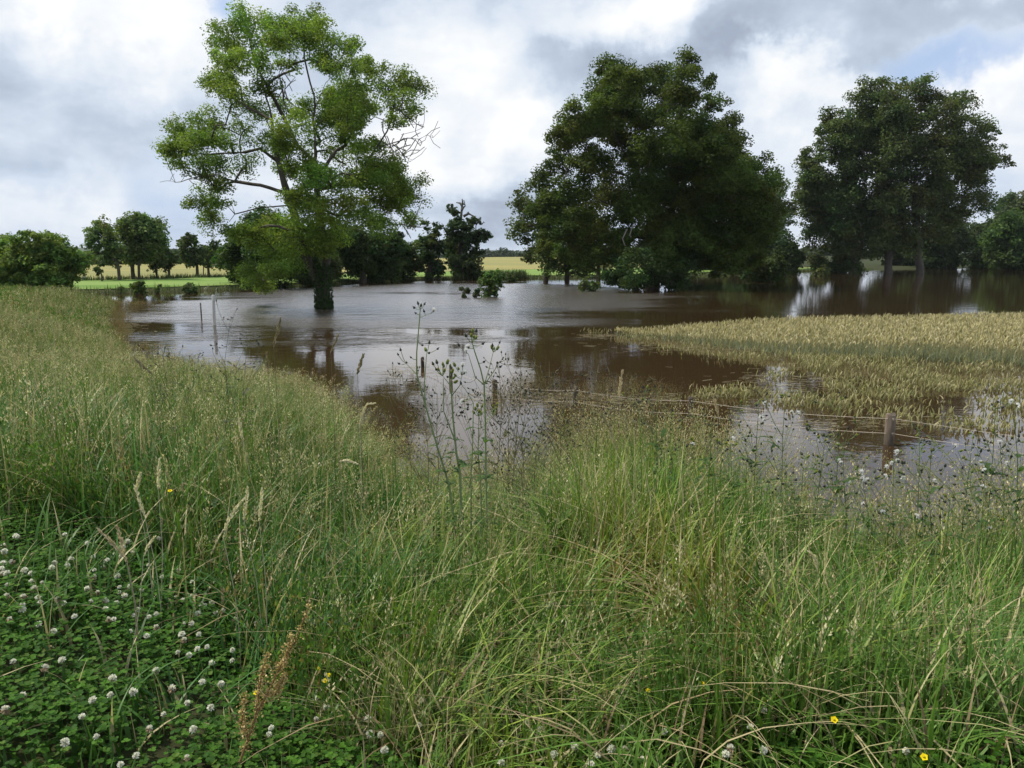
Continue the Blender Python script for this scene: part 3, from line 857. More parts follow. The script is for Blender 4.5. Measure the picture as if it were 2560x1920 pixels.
for k, (lab, bx, by, bb, nc, co) in enumerate(shrubs):
    p = at(bx, by, 0.0)
    tree('shrub', lab, p, dome(*bb, nc, 500 + k, .4, .34), [[(bx, by), (bx, (by + bb[1]) / 2 + 8)]], co, group='shrubs at the water', cat='shrub', cover={4: 1.0, 5: .8, 6: 1.0, 0: 1.2, 2: 1.1, 3: 1.4}.get(k, 1.7),
         trunk_r=.07, seed=520 + k, puff=.42, depth=.7, tip=.01)

# far-off wood along the crest of the field: one mass
b = Bag()
r = np.random.default_rng(77)
for k in range(150):
    x = r.uniform(-210, 330)
    y = float(field_end(x)) + r.uniform(6, 40) if k < 95 else r.uniform(420, 800)
    if k >= 95: x = r.uniform(-330, 330)
    w, h = r.uniform(3.5, 8), r.uniform(2.5, 5.5)
    px = 1280 + x / y * F
    if 1050 < px < 1330:
        if k < 95: y += 180; h *= 1.0
    if k < 95 and -56 > x: h *= 0.55
    n = 420
    d = rand_unit(n, r)
    d[:, 2] = np.abs(d[:, 2])
    pp = np.array([x, y, float(gz(x, y)) - .4]) + d * np.array([w, w, h]) * (1 + .22 * np.sin(d[:, :1] * 9 + k) * np.sin(d[:, 2:3] * 7 + k)) * r.uniform(.75, 1.05, (n, 1))
    V, Q = leaf_quads(pp, (d + r.normal(size=(n, 3)) * .4) / 1.2, 0.75, r)
    b.add(V, Q, np.repeat(np.array([.032, .048, .026]) * r.uniform(.7, 1.3, (n, 1)), 4, 0))
tagit(b.build('far_wood', M_LEAF), 'hazy line of distant woods beyond the yellow field', 'woods', kind='stuff')


# ------------------------------------------------------------------ grasses
def wedge(n, y0, y1, r, keep, power=1.0, pad=0.8):
    """random ground points in the strip y0..y1 that lie in or near the view; keep(x, y) gives a probability"""
    out = []
    tot = 0
    for _ in range(60):
        m_ = n * 2
        u = r.random(m_)
        y = (y0 ** power + u * (y1 ** power - y0 ** power)) ** (1 / power)
        x = r.uniform(-1, 1, m_) * (0.70 * y + pad)
        k = r.random(m_) < keep(x, y)
        out.append(np.stack([x[k], y[k]], 1)); tot += k.sum()
        if tot >= n: break
    return np.concatenate(out)[:n]


def blades(bag, x, y, z, h, w, az, bend, cb, ct, seg=3, r=None, face=None):
    n = len(x)
    if n == 0: return None
    dx, dy = np.cos(az), np.sin(az)
    fa = az + math.pi / 2 if face is None else face
    wx_, wy_ = np.cos(fa), np.sin(fa)
    V = np.zeros((n, seg + 1, 2, 3)); C = np.zeros((n, seg + 1, 2, 3))
    for k in range(seg + 1):
        t = k / seg
        out = bend * t ** 1.8
        px = x + dx * out * h; py = y + dy * out * h
        pz = z + h * (t - 0.42 * np.minimum(bend, 1.6) * t ** 2.4)
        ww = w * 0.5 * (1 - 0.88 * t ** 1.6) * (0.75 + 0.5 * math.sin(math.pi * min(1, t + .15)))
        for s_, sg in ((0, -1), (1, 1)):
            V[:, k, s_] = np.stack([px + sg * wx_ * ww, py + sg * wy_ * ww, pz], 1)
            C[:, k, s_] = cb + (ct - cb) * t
    I = np.arange(n * (seg + 1) * 2).reshape(n, seg + 1, 2)
    Q = np.stack([I[:, :-1, 0], I[:, :-1, 1], I[:, 1:, 1], I[:, 1:, 0]], -1).reshape(-1, 4)
    bag.add(V.reshape(-1, 3), Q, C.reshape(-1, 3))
    tip = V[:, -1].mean(1); pre = V[:, -2].mean(1)
    return pre, tip


def panicles(bag, x, y, z, h, r, col, scol, az, bend, w=0.0022, K=14, ln=0.25, spread=0.10, ss=0.0045):
    """flowering stems with an open or tight head of small spikelets"""
    n = len(x)
    blades(bag, x, y, z, h, np.full(n, w), az, bend, scol, scol * 0.6 + col * 0.4, 4, face=r.uniform(0, 6.28, n))
    dx, dy = np.cos(az), np.sin(az)
    t = 1 - ln * r.random((n, K)) ** 0.8
    out = bend[:, None] * t ** 1.8
    hh = h[:, None]
    P = np.stack([x[:, None] + dx[:, None] * out * hh, y[:, None] + dy[:, None] * out * hh,
                  z[:, None] + hh * (t - 0.42 * np.minimum(bend[:, None], 1.6) * t ** 2.4)], -1)
    a = r.uniform(0, 6.28, (n, K))
    sp = spread * hh * ln * (1.05 - t) / ln * r.random((n, K)) * 2
    P[..., 0] += np.cos(a) * sp; P[..., 1] += np.sin(a) * sp; P[..., 2] += sp * 0.35
    P = P.reshape(-1, 3)
    m_ = len(P)
    A = np.stack([np.cos(a.ravel()) * .35, np.sin(a.ravel()) * .35, np.ones(m_)], 1) + r.normal(size=(m_, 3)) * .3
    A /= np.linalg.norm(A, axis=1, keepdims=True)
    B = np.cross(A, rand_unit(m_, r)); B /= np.linalg.norm(B, axis=1, keepdims=True) + 1e-9
    s_ = np.repeat(ss if np.ndim(ss) else np.full(n, ss), K)[:, None] * r.uniform(.7, 1.4, (m_, 1))
    V = np.stack([P - A * s_, P + B * s_ * .42, P + A * s_ * 1.2, P - B * s_ * .42], 1).reshape(-1, 3)
    C = np.repeat(np.repeat(col, K, 0) * r.uniform(.75, 1.3, (m_, 1)), 4, 0)
    bag.add(V, np.arange(4 * m_).reshape(m_, 4), C)


def clover_zone(x, y):
    """1 where the short clover verge grows, 0 in tall grass"""
    lim = np.interp(x, [-5, -2.6, -1.5, -1.0, -.7, -.3, .5, 1.2, 2.5], [4.6, 4.45, 4.0, 3.3, 2.75, 2.40, 2.42, 2.5, 2.35])
    return np.clip((lim + 0.5 * (vnoise(x, y, 2.2, 11) - .5) - y) / 0.35 + .5, 0, 1)


def mixcol(n, r, cols, wts):
    i = r.choice(len(cols), n, p=np.array(wts) / sum(wts))
    return np.array(cols)[i] * r.uniform(.72, 1.32, (n, 1))


BLUEG, MIDG, YELG, DARKG, STRAW, RUST = (.050, .132, .032), (.088, .170, .027), (.185, .250, .028), (.040, .090, .018), (.46, .40, .22), (.26, .13, .045)


def local_cols(x, y, r, straw=.14):
    n = len(x)
    a = vnoise(x, y, .9, 21); b_ = vnoise(x, y, 1.7, 22)
    c = np.array(MIDG) + (np.array(BLUEG) - np.array(MIDG)) * np.clip((a[:, None] - .35) * 3, 0, 1)
    yel = np.clip((b_ - .52) * 5, 0, 1)
    # a yellow-green tussock with rusty foot right of the middle
    d1 = np.hypot((x - .72) / .42, (y - 3.75) / .5)
    yel = np.maximum(yel * .7, np.clip(1.3 - d1, 0, 1))
    c = c + (np.array(YELG) - c) * yel[:, None]
    lush = np.clip((-.5 - x) / .8, 0, 1) * np.clip((9 - y) / 3, 0, 1) * .65
    c = c + (np.array([.042, .120, .022]) - c) * lush[:, None]
    c *= r.uniform(.7, 1.35, (n, 1))
    k = r.random(n) < straw * (0.5 + 1.2 * vnoise(x, y, 1.3, 25))
    c[k] = np.array(STRAW) * r.uniform(.6, 1.1, (k.sum(), 1))
    return c, d1


r = np.random.default_rng(101)
near = Bag()
land = lambda x, y: (y < shore_near(x) + 0.15)

for (n, y0, y1, seg, w0, w1, hs) in [(16500, 1.75, 4.3, 6, .005, .0175, 1.0), (38000, 4.2, 9.5, 5, .005, .0165, 1.0), (46000, 9, 20, 3, .009, .017, 1.0), (34000, 19, 48, 2, .015, .028, 1.05)]:
    tuft = lambda x, y: 0.12 + 0.88 * np.clip(2.2 * vnoise(x, y, 4.5, 31) - .6, 0, 1)
    p = wedge(n, y0, y1, r, lambda x, y: land(x, y) * (1 - .82 * clover_zone(x, y)) * tuft(x, y), 1.6)
    x, y = p.T
    m_ = len(x)
    z = gz(x, y) - 0.02
    edge = np.clip((shore_near(x) - y) / 1.6, 0, 1)
    base_h = np.interp(y, [1.8, 2.6, 3.4, 4.6, 8, 20, 45], [.26, .42, .56, .70, .62, .44, .34]) * (0.5 + .5 * edge)
    base_h *= np.interp(x, [-3, -1.2, 0, 1.5, 3], [.92, .95, 1.0, 1.0, 1.0])
    scol_ = x / y * F + 1280
    base_h *= 1 + .22 * np.exp(-((scol_ - 1520) / 190) ** 2) * (y > 3.6) + .25 * np.clip((scol_ - 2250) / 250, 0, 1) * (y > 3.4)
    h = base_h * r.uniform(.35, 1.25, m_) * (.75 + .5 * vnoise(x, y, 1.1, 33)) * (1 - .45 * clover_zone(x, y))
    c, d1 = local_cols(x, y, r, .15 if y1 < 10 else .25)
    if y1 > 10:
        warm = np.array([.155, .165, .065]) if y1 > 20 else np.array([.125, .16, .05])
        c = c * .45 + warm * r.uniform(.7, 1.25, (m_, 1)) * .55
    az = 9.0 * vnoise(x, y, .75, 35) + r.normal(-.2, 1.3, m_)
    bend = np.abs(r.normal(.34, .34, m_)) + (r.random(m_) < .25) * r.uniform(.3, 1.1, m_)
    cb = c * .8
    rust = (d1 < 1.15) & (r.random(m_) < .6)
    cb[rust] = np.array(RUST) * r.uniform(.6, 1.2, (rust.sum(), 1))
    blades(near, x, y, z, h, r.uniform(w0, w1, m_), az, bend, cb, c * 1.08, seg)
n = 2600
y = r.uniform(2.7, 5.8, n); x = (r.uniform(820, 2600, n) - 1280) / F * y
k = land(x, y) & (vnoise(x, y, 1.6, 36) > .42); x, y = x[k], y[k]; n = len(x)
c = mixcol(n, r, [(.15, .23, .035), (.20, .26, .045), (.09, .17, .03), (.34, .32, .14)], [3, 3, 2, 1.5])
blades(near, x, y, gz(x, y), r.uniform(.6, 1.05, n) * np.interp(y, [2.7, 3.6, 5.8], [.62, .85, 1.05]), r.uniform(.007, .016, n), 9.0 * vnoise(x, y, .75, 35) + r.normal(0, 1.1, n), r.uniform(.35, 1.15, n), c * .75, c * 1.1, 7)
p = wedge(3600, 2.2, 9, r, lambda x, y: land(x, y) * (1 - clover_zone(x, y)) * (vnoise(x, y, 2.4, 37) > .4), 1.5)
x, y = p.T; n = len(x)
c = mixcol(n, r, [(.36, .30, .17), (.24, .18, .10), (.30, .28, .13), (.16, .11, .06)], [3, 2, 2, 1])
blades(near, x, y, gz(x, y) + r.uniform(0, .15, n), r.uniform(.2, .5, n), r.uniform(.004, .010, n), r.uniform(0, 6.28, n), r.uniform(.6, 2.0, n), c, c * 1.05, 5)
tagit(near.build('grass', M_GRASS), 'long rank green grass covering the sloping bank', 'grass', kind='stuff')

# flowering grass heads through the sward
fl = Bag(); hb = Bag()
for (n, y0, y1, K, w, ss, hm) in [(420, 2.5, 4.4, 26, .0028, .0066, .62), (2500, 4.2, 9.5, 20, .0032, .0074, .84), (4200, 9, 20, 12, .005, .0095, .66), (4200, 19, 48, 8, .009, .014, .46)]:
    p = wedge(n, y0, y1, r, lambda x, y: land(x, y) * (1 - clover_zone(x, y)) * (.2 + .8 * vnoise(x, y, 1.9, 41)), 1.7)
    x, y = p.T
    m_ = len(x)
    edge = np.clip((shore_near(x) - y) / 1.4, 0, 1)
    h = hm * r.uniform(.62, 1.12, m_) * (.62 + .38 * edge)
    col = mixcol(m_, r, [(.46, .41, .24), (.30, .29, .14), (.36, .28, .18), (.54, .49, .32), (.20, .24, .10)], [3, 4, 2, 2, 3] if y0 < 9 else [3, 4, 3, 1, 2])
    scol = mixcol(m_, r, [(.15, .20, .06), (.26, .25, .11), (.34, .29, .15)], [4, 3, 2])
    panicles(fl, x, y, gz(x, y), h, r, col, scol, r.normal(0.1, 1.4, m_), np.abs(r.normal(.16, .16, m_)), w, K, .24, .16 + .4 * (r.random() < .0), ss)
    k = r.random(m_) < .45
    panicles(fl, x[k] + .05, y[k] + .04, gz(x[k], y[k]), h[k] * r.uniform(.7, 1.05, k.sum()), r, col[k][:, [0, 1, 2]] * .9, scol[k], r.normal(0.1, 1.4, k.sum()), np.abs(r.normal(.2, .16, k.sum())), w, K, .3, .5, ss * .8)
# tall ragged flowering stems against the water
for (x0, x1, n, h0, h1, off) in [(-6.5, -1.6, 260, .35, .70, 1.8), (-1.5, .3, 330, .45, .85, 1.3), (.15, 2.1, 560, .65, 1.2, 2.4), (2.1, 4.9, 620, .6, 1.2, 1.8)]:
    x = r.uniform(x0, x1, n); y = shore_near(x) - r.random(n) ** 1.3 * off + .25
    col = mixcol(n, r, [(.46, .40, .24), (.36, .28, .17), (.28, .28, .13), (.22, .26, .11)], [3, 3, 2, 2])
    panicles(fl, x, y, gz(x, y), r.uniform(h0, h1, n), r, col, mixcol(n, r, [(.17, .22, .07), (.30, .27, .13)], [2, 1]), r.normal(.2, .9, n), np.abs(r.normal(.28, .2, n)), .0042, 26, .30, .24, .0082)
    m2 = n // 2
    x = r.uniform(x0, x1, m2); y = shore_near(x) - r.random(m2) * off * .7 + .2
    col = mixcol(m2, r, [(.085, .14, .035), (.13, .15, .05), (.16, .13, .06)], [3, 2, 1])
    panicles(hb, x, y, gz(x, y), r.uniform(h0, h1, m2) * .8, r, col, col * .8, r.uniform(0, 6.28, m2), np.abs(r.normal(.2, .15, m2)), .004, 26, .85, .16, .011)
# leafy low herbs mixed into the sward
for (n, y0, y1, K, ss) in [(2600, 2.6, 4.6, 14, .012), (4200, 4.4, 10, 12, .014), (2800, 10, 20, 9, .02), (2600, 20, 46, 7, .032)]:
    p = wedge(n, y0, y1, r, lambda x, y: land(x, y) * (1 - clover_zone(x, y)) * np.clip(2.6 * vnoise(x, y, 1.1, 71) - .9, 0.05, 1), 1.6)
    x, y = p.T; m_ = len(x)
    col = mixcol(m_, r, [(.056, .120, .026), (.085, .155, .034), (.12, .17, .045), (.15, .12, .05)], [4, 4, 2, 1])
    panicles(hb, x, y, gz(x, y), r.uniform(.25, .62, m_) * np.clip((shore_near(x) - y) / 1.2, .5, 1), r, col, col * .9, r.uniform(0, 6.28, m_), np.abs(r.normal(.2, .15, m_)), .004, K, .8, .22, ss)
tagit(hb.build('herbs', M_LEAF), 'small leafy herbs growing through the bank grass', 'wild plants', kind='stuff')
tagit(fl.build('flowering_grass', M_GRASS), 'thin grass stems with straw and brown seed heads over the bank', 'grass', kind='stuff')

# pale straws fanning out and drooping at the bottom centre
dg = Bag()
def fan(px, py, n, hh, sp, col, bendm, w=.0026, az0=None):
    p0 = ground_hit(px, py)
    x = p0[0] + r.normal(0, sp, n); y = p0[1] + r.normal(0, sp, n)
    c = np.array(col) * r.uniform(.6, 1.2, (n, 1))
    az = r.uniform(0, 6.28, n) if az0 is None else r.normal(az0, .5, n)
    blades(dg, x, y, gz(x, y), hh * r.uniform(.6, 1.15, n), np.full(n, w), az, np.abs(r.normal(bendm, .3, n)), c, c * 1.05, 6)
fan(1040, 1890, 95, .42, .075, (.30, .265, .14), .75)
fan(1150, 1910, 60, .40, .08, (.26, .24, .12), .6)
fan(980, 1900, 40, .46, .05, (.33, .29, .17), 1.1, az0=2.6)
fan(1500, 1780, 70, .45, .12, (.24, .20, .10), .8)
fan(1720, 1720, 110, .40, .16, (.26, .20, .10), .7)
fan(1850, 1640, 80, .45, .15, (.22, .14, .06), .5)
fan(2000, 1800, 80, .42, .14, (.24, .21, .11), .7)
fan(2300, 1800, 60, .45, .15, (.22, .20, .10), .7)
fan(820, 1600, 30, .5, .10, (.27, .25, .14), .8)
fan(1330, 1420, 60, .6, .2, (.24, .22, .12), .6)
tagit(dg.build('dry_grass', M_GRASS), 'pale dry straws drooping among the green grass in front', 'grass', kind='stuff')

# reddish half-drowned grass at the water's edge
wg = Bag()
def drowned(px, py, rx, ry, n, hh, cols, wts, K=8, ss=.007, w=.004, bend=.4):
    u = r.normal(size=(n, 2)) * .55
    P_ = np.array([at(px + a * rx, py + b_ * ry, 0) for a, b_ in u])
    x, y = P_[:, 0], P_[:, 1]
    c = mixcol(n, r, cols, wts)
    panicles(wg, x, y, np.full(n, -.05), hh * r.uniform(.5, 1.15, n), r, c, c * .7, r.uniform(0, 6.28, n), np.abs(r.normal(bend, .2, n)), w, K, .4, .5, ss)
BR = [(.17, .12, .06), (.22, .17, .09), (.14, .13, .05)]
for a in [(1300, 985, 55, 20, 260, .42), (1540, 985, 90, 18, 340, .38), (1660, 1000, 60, 18, 160, .36), (1240, 1005, 30, 14, 90, .35), (1450, 1000, 50, 14, 120, .3),
          (1120, 1000, 70, 25, 60, .4), (1000, 960, 60, 20, 50, .35)]:
    drowned(*a, BR, [3, 2, 2])
for a in [(296, 800, 26, 34, 700, .4), (300, 845, 26, 14, 380, .35), (330, 762, 70, 4, 500, .3), (350, 885, 60, 8, 240, .35), (420, 915, 60, 8, 260, .35), (560, 945, 90, 7, 220, .35),
          (700, 960, 80, 8, 200, .35)]:
    drowned(*a, [(.20, .12, .055), (.19, .16, .07), (.13, .14, .05)], [3, 2, 2], 6, .012, .008)
tagit(wg.build('drowned_grass', M_GRASS), 'brown seeding grass standing half drowned along the water edge', 'grass', kind='stuff')

# grasses along the far shore and under the field trees
sg = Bag()
n = 9000
x = r.uniform(-34, 60, n); y = shore_far(x) + np.abs(r.normal(0, 1.3, n)) - .7
c = mixcol(n, r, [(.075, .11, .03), (.11, .14, .045), (.19, .18, .09), (.05, .075, .025)], [3, 3, 1, 2])
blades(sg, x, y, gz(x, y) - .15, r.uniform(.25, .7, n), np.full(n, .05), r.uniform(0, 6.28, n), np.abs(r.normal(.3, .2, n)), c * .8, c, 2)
x = np.concatenate([r.uniform(-80, -22, 8000)]); y = field_start(x) + r.normal(0.4, .6, len(x))
c = mixcol(len(x), r, [(.05, .085, .022), (.07, .11, .03), (.10, .12, .04)], [3, 3, 1])
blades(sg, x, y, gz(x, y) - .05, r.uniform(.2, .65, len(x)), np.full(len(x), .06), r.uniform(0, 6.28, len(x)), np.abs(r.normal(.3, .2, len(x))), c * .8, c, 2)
x = r.uniform(-6, 1.5, 2600); y = shore_far(x) + r.uniform(-.6, 1.5, len(x))
c = mixcol(len(x), r, [(.05, .08, .025), (.08, .11, .035), (.28, .27, .18)], [4, 3, .6])
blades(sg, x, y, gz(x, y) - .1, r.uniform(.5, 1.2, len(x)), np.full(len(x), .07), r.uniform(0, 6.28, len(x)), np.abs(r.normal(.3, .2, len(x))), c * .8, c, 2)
tagit(sg.build('shore_grass', M_GRASS), 'rough grass and low weeds along the far shore and field edge', 'grass', kind='stuff')

# ------------------------------------------------------------------ wheat standing in the flood
from math import hypot
def inpoly(px, py, poly):
    inside = np.zeros(len(px), bool)
    j = len(poly) - 1
    for i in range(len(poly)):
        xi, yi = poly[i]; xj, yj = poly[j]
        cnd = ((yi > py) != (yj > py)) & (px < (xj - xi) * (py - yi) / (yj - yi + 1e-12) + xi)
        inside ^= cnd
        j = i
    return inside


def wheat(bag, x, y, z0, top, ears, leafc, r, stem=True):
    n = len(x)
    az = r.normal(-.1, 1.5, n)
    bend = np.abs(r.normal(.12, .10, n))
    sc_ = ears * .55 + leafc * .45
    if stem:
        blades(bag, x, y, z0, top - z0, np.full(n, .006), az, bend, leafc, sc_, 2, face=r.uniform(0, 6.28, n))
        k = r.random(n) < .8
        hh = (top - z0)[k] * r.uniform(.4, .85, k.sum())
        blades(bag, x[k], y[k], z0[k], hh, np.full(k.sum(), .014), r.uniform(0, 6.28, k.sum()), r.uniform(.2, .9, k.sum()), leafc[k], leafc[k] * 1.15, 3)
    ex = x + np.cos(az) * bend * (top - z0); ey = y + np.sin(az) * bend * (top - z0)
    ez = z0 + (top - z0) * (1 - .42 * bend)
    L_ = r.uniform(.085, .135, n)
    lean = np.clip(np.abs(r.normal(.5, .35, n)), 0, 1.5)
    for f in (0, 1.57):
        blades(bag, ex, ey, ez - .01, L_, np.full(n, .022), az, lean, ears * .8, ears, 3, face=az + 1.57 + f + .4)


wb = Bag()
f1, f2, f3, f4 = at(1540, 838), at(1750, 862), at(2000, 893), at(2300, 905)
f5 = at(2720, 925)
dense = [(f1[0], f1[1]), (f2[0], f2[1]), (f3[0], f3[1]), (f4[0], f4[1]), (f5[0], f5[1]), (26, 12), (34, 33), (17, 28.3), (9.5, 26.6), (5.5, 26.0), (3.3, 25.6)]
xs_ = r.uniform(3, 26, 120000); ys_ = r.uniform(12, 33, 120000)
nz = (vnoise(xs_, ys_, .9, 51) - .5) * .9 + (vnoise(xs_, ys_, 3.1, 54) - .5) * 1.1 + r.normal(size=len(xs_)) * .18
k = inpoly(xs_, ys_ + nz * .5, dense) & (np.abs(xs_) < .72 * ys_ + .6)
x, y = xs_[k][:20000], ys_[k][:20000]
n = len(x)
rowd = np.clip((x - 3.2) / 5.5, .22, 1)
top = (.10 + .36 * rowd) * np.where(r.random(n) < .12, r.uniform(.55, .85, n), r.uniform(.84, 1.12, n)) + .06 * (vnoise(x, y, .5, 52) - .5)
ear = mixcol(n, r, [(.50, .44, .26), (.63, .56, .36), (.40, .35, .19), (.28, .27, .14)], [4, 4, 2, 1.2])
lfc = mixcol(n, r, [(.15, .19, .13), (.18, .20, .11), (.24, .23, .11)], [3, 2, 2])
wheat(wb, x, y, np.full(n, -.05), top, ear, lfc, r)
low = [tuple(at(a, b_)[:2]) for a, b_ in [(1955, 888), (2020, 925), (2075, 985), (2170, 1015), (2300, 1035), (2480, 1045), (2760, 1070), (2760, 925), (2300, 903), (2000, 891)]]
xs_ = r.uniform(4, 15, 60000); ys_ = r.uniform(9, 21, 60000)
nz = vnoise(xs_, ys_, 1.2, 53)
k = inpoly(xs_, ys_, low) & (r.random(60000) < np.clip((nz - .30) * 2.6, .06, 1))
x, y = xs_[k][:3300], ys_[k][:3300]
for (px, py, rx, ry, m_) in [(1600, 848, 60, 5, 70), (1730, 872, 80, 7, 110), (1860, 892, 90, 8, 130), (1500, 833, 40, 3, 40), (2250, 1042, 150, 10, 130), (1850, 985, 75, 11, 190), (1775, 990, 45, 8, 70), (1985, 1005, 60, 16, 190), (2100, 1010, 60, 14, 160), (1955, 935, 45, 14, 70), (1925, 945, 20, 8, 20), (1900, 900, 20, 5, 12), (2440, 1070, 120, 14, 170)]:
    q_ = np.array([at(px + a * rx, py + b_ * ry) for a, b_ in r.normal(size=(m_, 2)) * .6])
    x = np.concatenate([x, q_[:, 0]]); y = np.concatenate([y, q_[:, 1]])
n = len(x)
ear = mixcol(n, r, [(.36, .33, .17), (.26, .27, .12), (.46, .41, .24)], [3, 2, 2])
lfc = mixcol(n, r, [(.13, .15, .07), (.19, .18, .08)], [2, 1])
wheat(wb, x, y, np.full(n, -.05), r.uniform(-.02, .11, n), ear, lfc, r)
tagit(wb.build('wheat', M_GRASS), 'ripening pale wheat standing in the flood water on the right', 'wheat', kind='stuff')

# ------------------------------------------------------------------ fence
fence = empty('wire_fence', (0, 12, 0), 'half-drowned fence of short round posts and sagging barbed wire in the flood', 'fence')
posts = []
def post(px, top, base, dia, seed):
    b_ = at(px, base, 0.0)
    t_ = atY(px, top, b_[1])
    rr = dia * b_[1] / F / 2
    q = np.random.default_rng(seed)
    V, Q = [], []
    sides = 14
    prof = [(-.8, 1.0), (0, 1.0), (t_[2] * .5, 1.02), (t_[2] - .015, 1.0), (t_[2], .88), (t_[2] + .003, 0.0)]
    lean = q.normal(0, .02, 2)
    for i, (zz, f_) in enumerate(prof):
        for j in range(sides):
            a = j / sides * 6.2832
            rj = rr * f_ * (1 + .05 * math.sin(3 * a + seed) + .03 * math.sin(7 * a))
            V.append((b_[0] + rj * math.cos(a) + lean[0] * zz, b_[1] - 12 + rj * math.sin(a) + lean[1] * zz, zz + (.012 * math.sin(2 * a + seed) if i >= 3 else 0)))
    for i in range(len(prof) - 1):
        for j in range(sides):
            j2 = (j + 1) % sides
            Q.append((i * sides + j, i * sides + j2, (i + 1) * sides + j2, (i + 1) * sides + j))
    C = np.tile([.20, .165, .13] if px > 2400 else [.15, .12, .092] if px > 2000 else [.075, .06, .045], (len(V), 1)) * np.where(np.array(V)[:, 2:3] < .12, .45, 1.0)
    qmesh('fence_post', V, Q, M_WOOD, fence, C, smooth=True)
    posts.append((b_[0], b_[1], t_[2], rr))
for a in [(2222, 1035, 1112, 25, 1), (1725, 993, 1040, 15, 2), (1437, 967, 1012, 12, 3), (1238, 950, 994, 13, 4), (1127, 918, 950, 9, 6), (1057, 893, 918, 9, 5)]:
    post(*a)


def wire(zoff, seed):
    q = np.random.default_rng(seed)
    pts = []
    xs0 = [(posts[0][0] + 3.4, posts[0][1] - 2.6, posts[0][2] - .02, 0)] + posts
    for i in range(len(xs0) - 1):
        a, b_ = np.array(xs0[i][:3]), np.array(xs0[i + 1][:3])
        off = np.array([0, -xs0[i + 1][3] - .004, -.05 + zoff])
        off0 = np.array([0, -xs0[i][3] - .004, -.05 + zoff])
        for s_ in np.linspace(0, 1, 13)[(0 if i == 0 else 1):]:
            p = (a + off0) * (1 - s_) + (b_ + off) * s_
            p[2] -= .05 * math.sin(math.pi * s_)
            pts.append(p - np.array([0, 12, 0]))
    pts = np.array(pts)
    nodes = list(pts); par = list(range(-1, len(pts) - 1)); rad = [.0030] * len(pts)
    base_n = len(pts)
    for i in range(base_n - 1):
        for f_ in (.2, .7):
            p = pts[i] * (1 - f_) + pts[i + 1] * f_
            for sg_ in (-1, 1):
                nodes.append(p + np.array([q.normal() * .008, q.normal() * .01, sg_ * .022])); par.append(i if f_ < .5 else i + 1); rad.append(.0017)
                nodes[-1] = pts[par[-1]] + np.array([q.normal() * .012, q.normal() * .012, sg_ * .022])
    V, Q = tubes(np.array(nodes), par, np.array(rad), 4)
    qmesh('barbed_wire', V, Q, M_WIRE, fence, np.tile([.46, .40, .32], (len(V), 1)))
wire(0, 1); wire(-.20, 2)

# pale stakes standing in the water on the left
def stake(px, top, base, w, lab, col, mat, taper=.9, group=None):
    b_ = at(px, base, 0.0); t_ = atY(px - 3, top, b_[1])
    root = empty('stake', b_, lab, 'stake', group)
    hw = w * b_[1] / F / 2
    V, Q = [], []
    zs = [-.8, 0, t_[2] * .55, t_[2] - .03, t_[2]]
    fs = [1, 1, .97, .95, .72]
    for zz, f_ in zip(zs, fs):
        dx = (t_[0] - b_[0]) * max(zz, 0) / t_[2]
        for j in range(8):
            a = j / 8 * 6.2832 + .39
            V.append((dx + hw * f_ * math.cos(a) * 1.05, hw * f_ * math.sin(a), zz))
    for i in range(4):
        for j in range(8):
            j2 = (j + 1) % 8
            Q.append((i * 8 + j, i * 8 + j2, i * 8 + 8 + j2, i * 8 + 8 + j))
    Q.append((32, 33, 34, 35)); Q.append((32, 35, 36, 39)); Q.append((36, 37, 38, 39))
    qmesh('shaft', V, Q, mat, root, np.tile(col, (len(V), 1)))
    V2, Q2 = tubes(np.array([[(t_[0] - b_[0]) * .8 + .0, -hw * 1.1, t_[2] * .8], [(t_[0] - b_[0]) * .8 + hw * 1.6, -hw * 1.0, t_[2] * .8 + .01]]), [-1, 0], np.array([.012, .012]), 5)
    qmesh('staple', V2, Q2, M_WIRE, root, np.tile([.3, .3, .3], (len(V2), 1)))
stake(536, 737, 812, 7.5, 'tall pale grey concrete stake in the water left of the ash', (.42, .42, .40), M_CONC)
stake(504, 757, 800, 3.4, 'thin short dark stake beside the tall pale one', (.12, .11, .10), M_WOOD)
p_ = (212 - 1280) / F * 60
stake(212, 689, 712, 6, 'pale stubby stake by the green strip below the row of field trees', (.34, .33, .28), M_CONC)


# ------------------------------------------------------------------ plants of the verge
r = np.random.default_rng(202)


def lathe(prof, sides=7):
    V = [(rr * math.cos(j / sides * 6.2832), rr * math.sin(j / sides * 6.2832), z) for rr, z in prof for j in range(sides)]
    Q = [(i * sides + j, i * sides + (j + 1) % sides, (i + 1) * sides + (j + 1) % sides, (i + 1) * sides + j) for i in range(len(prof) - 1) for j in range(sides)]
    return np.array(V), np.array(Q)


def petals(n, r0, r1, w, up0, up1, q, z=0.0):
    """n narrow petals radiating from a point; up0..up1 = range of elevation angles"""
    a = q.uniform(0, 6.2832, n); el = q.uniform(up0, up1, n)
    d = np.stack([np.cos(a) * np.cos(el), np.sin(a) * np.cos(el), np.sin(el)], 1)
    t = np.cross(d, rand_unit(n, q)); t /= np.linalg.norm(t, axis=1, keepdims=True)
    L_ = (r1 * q.uniform(.8, 1.15, n))[:, None]
    P0 = d * r0
    V = np.stack([P0 - t * w * .25, P0 + t * w * .25, d * L_ + t * w * .5, d * L_ - t * w * .5], 1).reshape(-1, 3)
    V[:, 2] += z
    return V, np.arange(4 * n).reshape(n, 4)


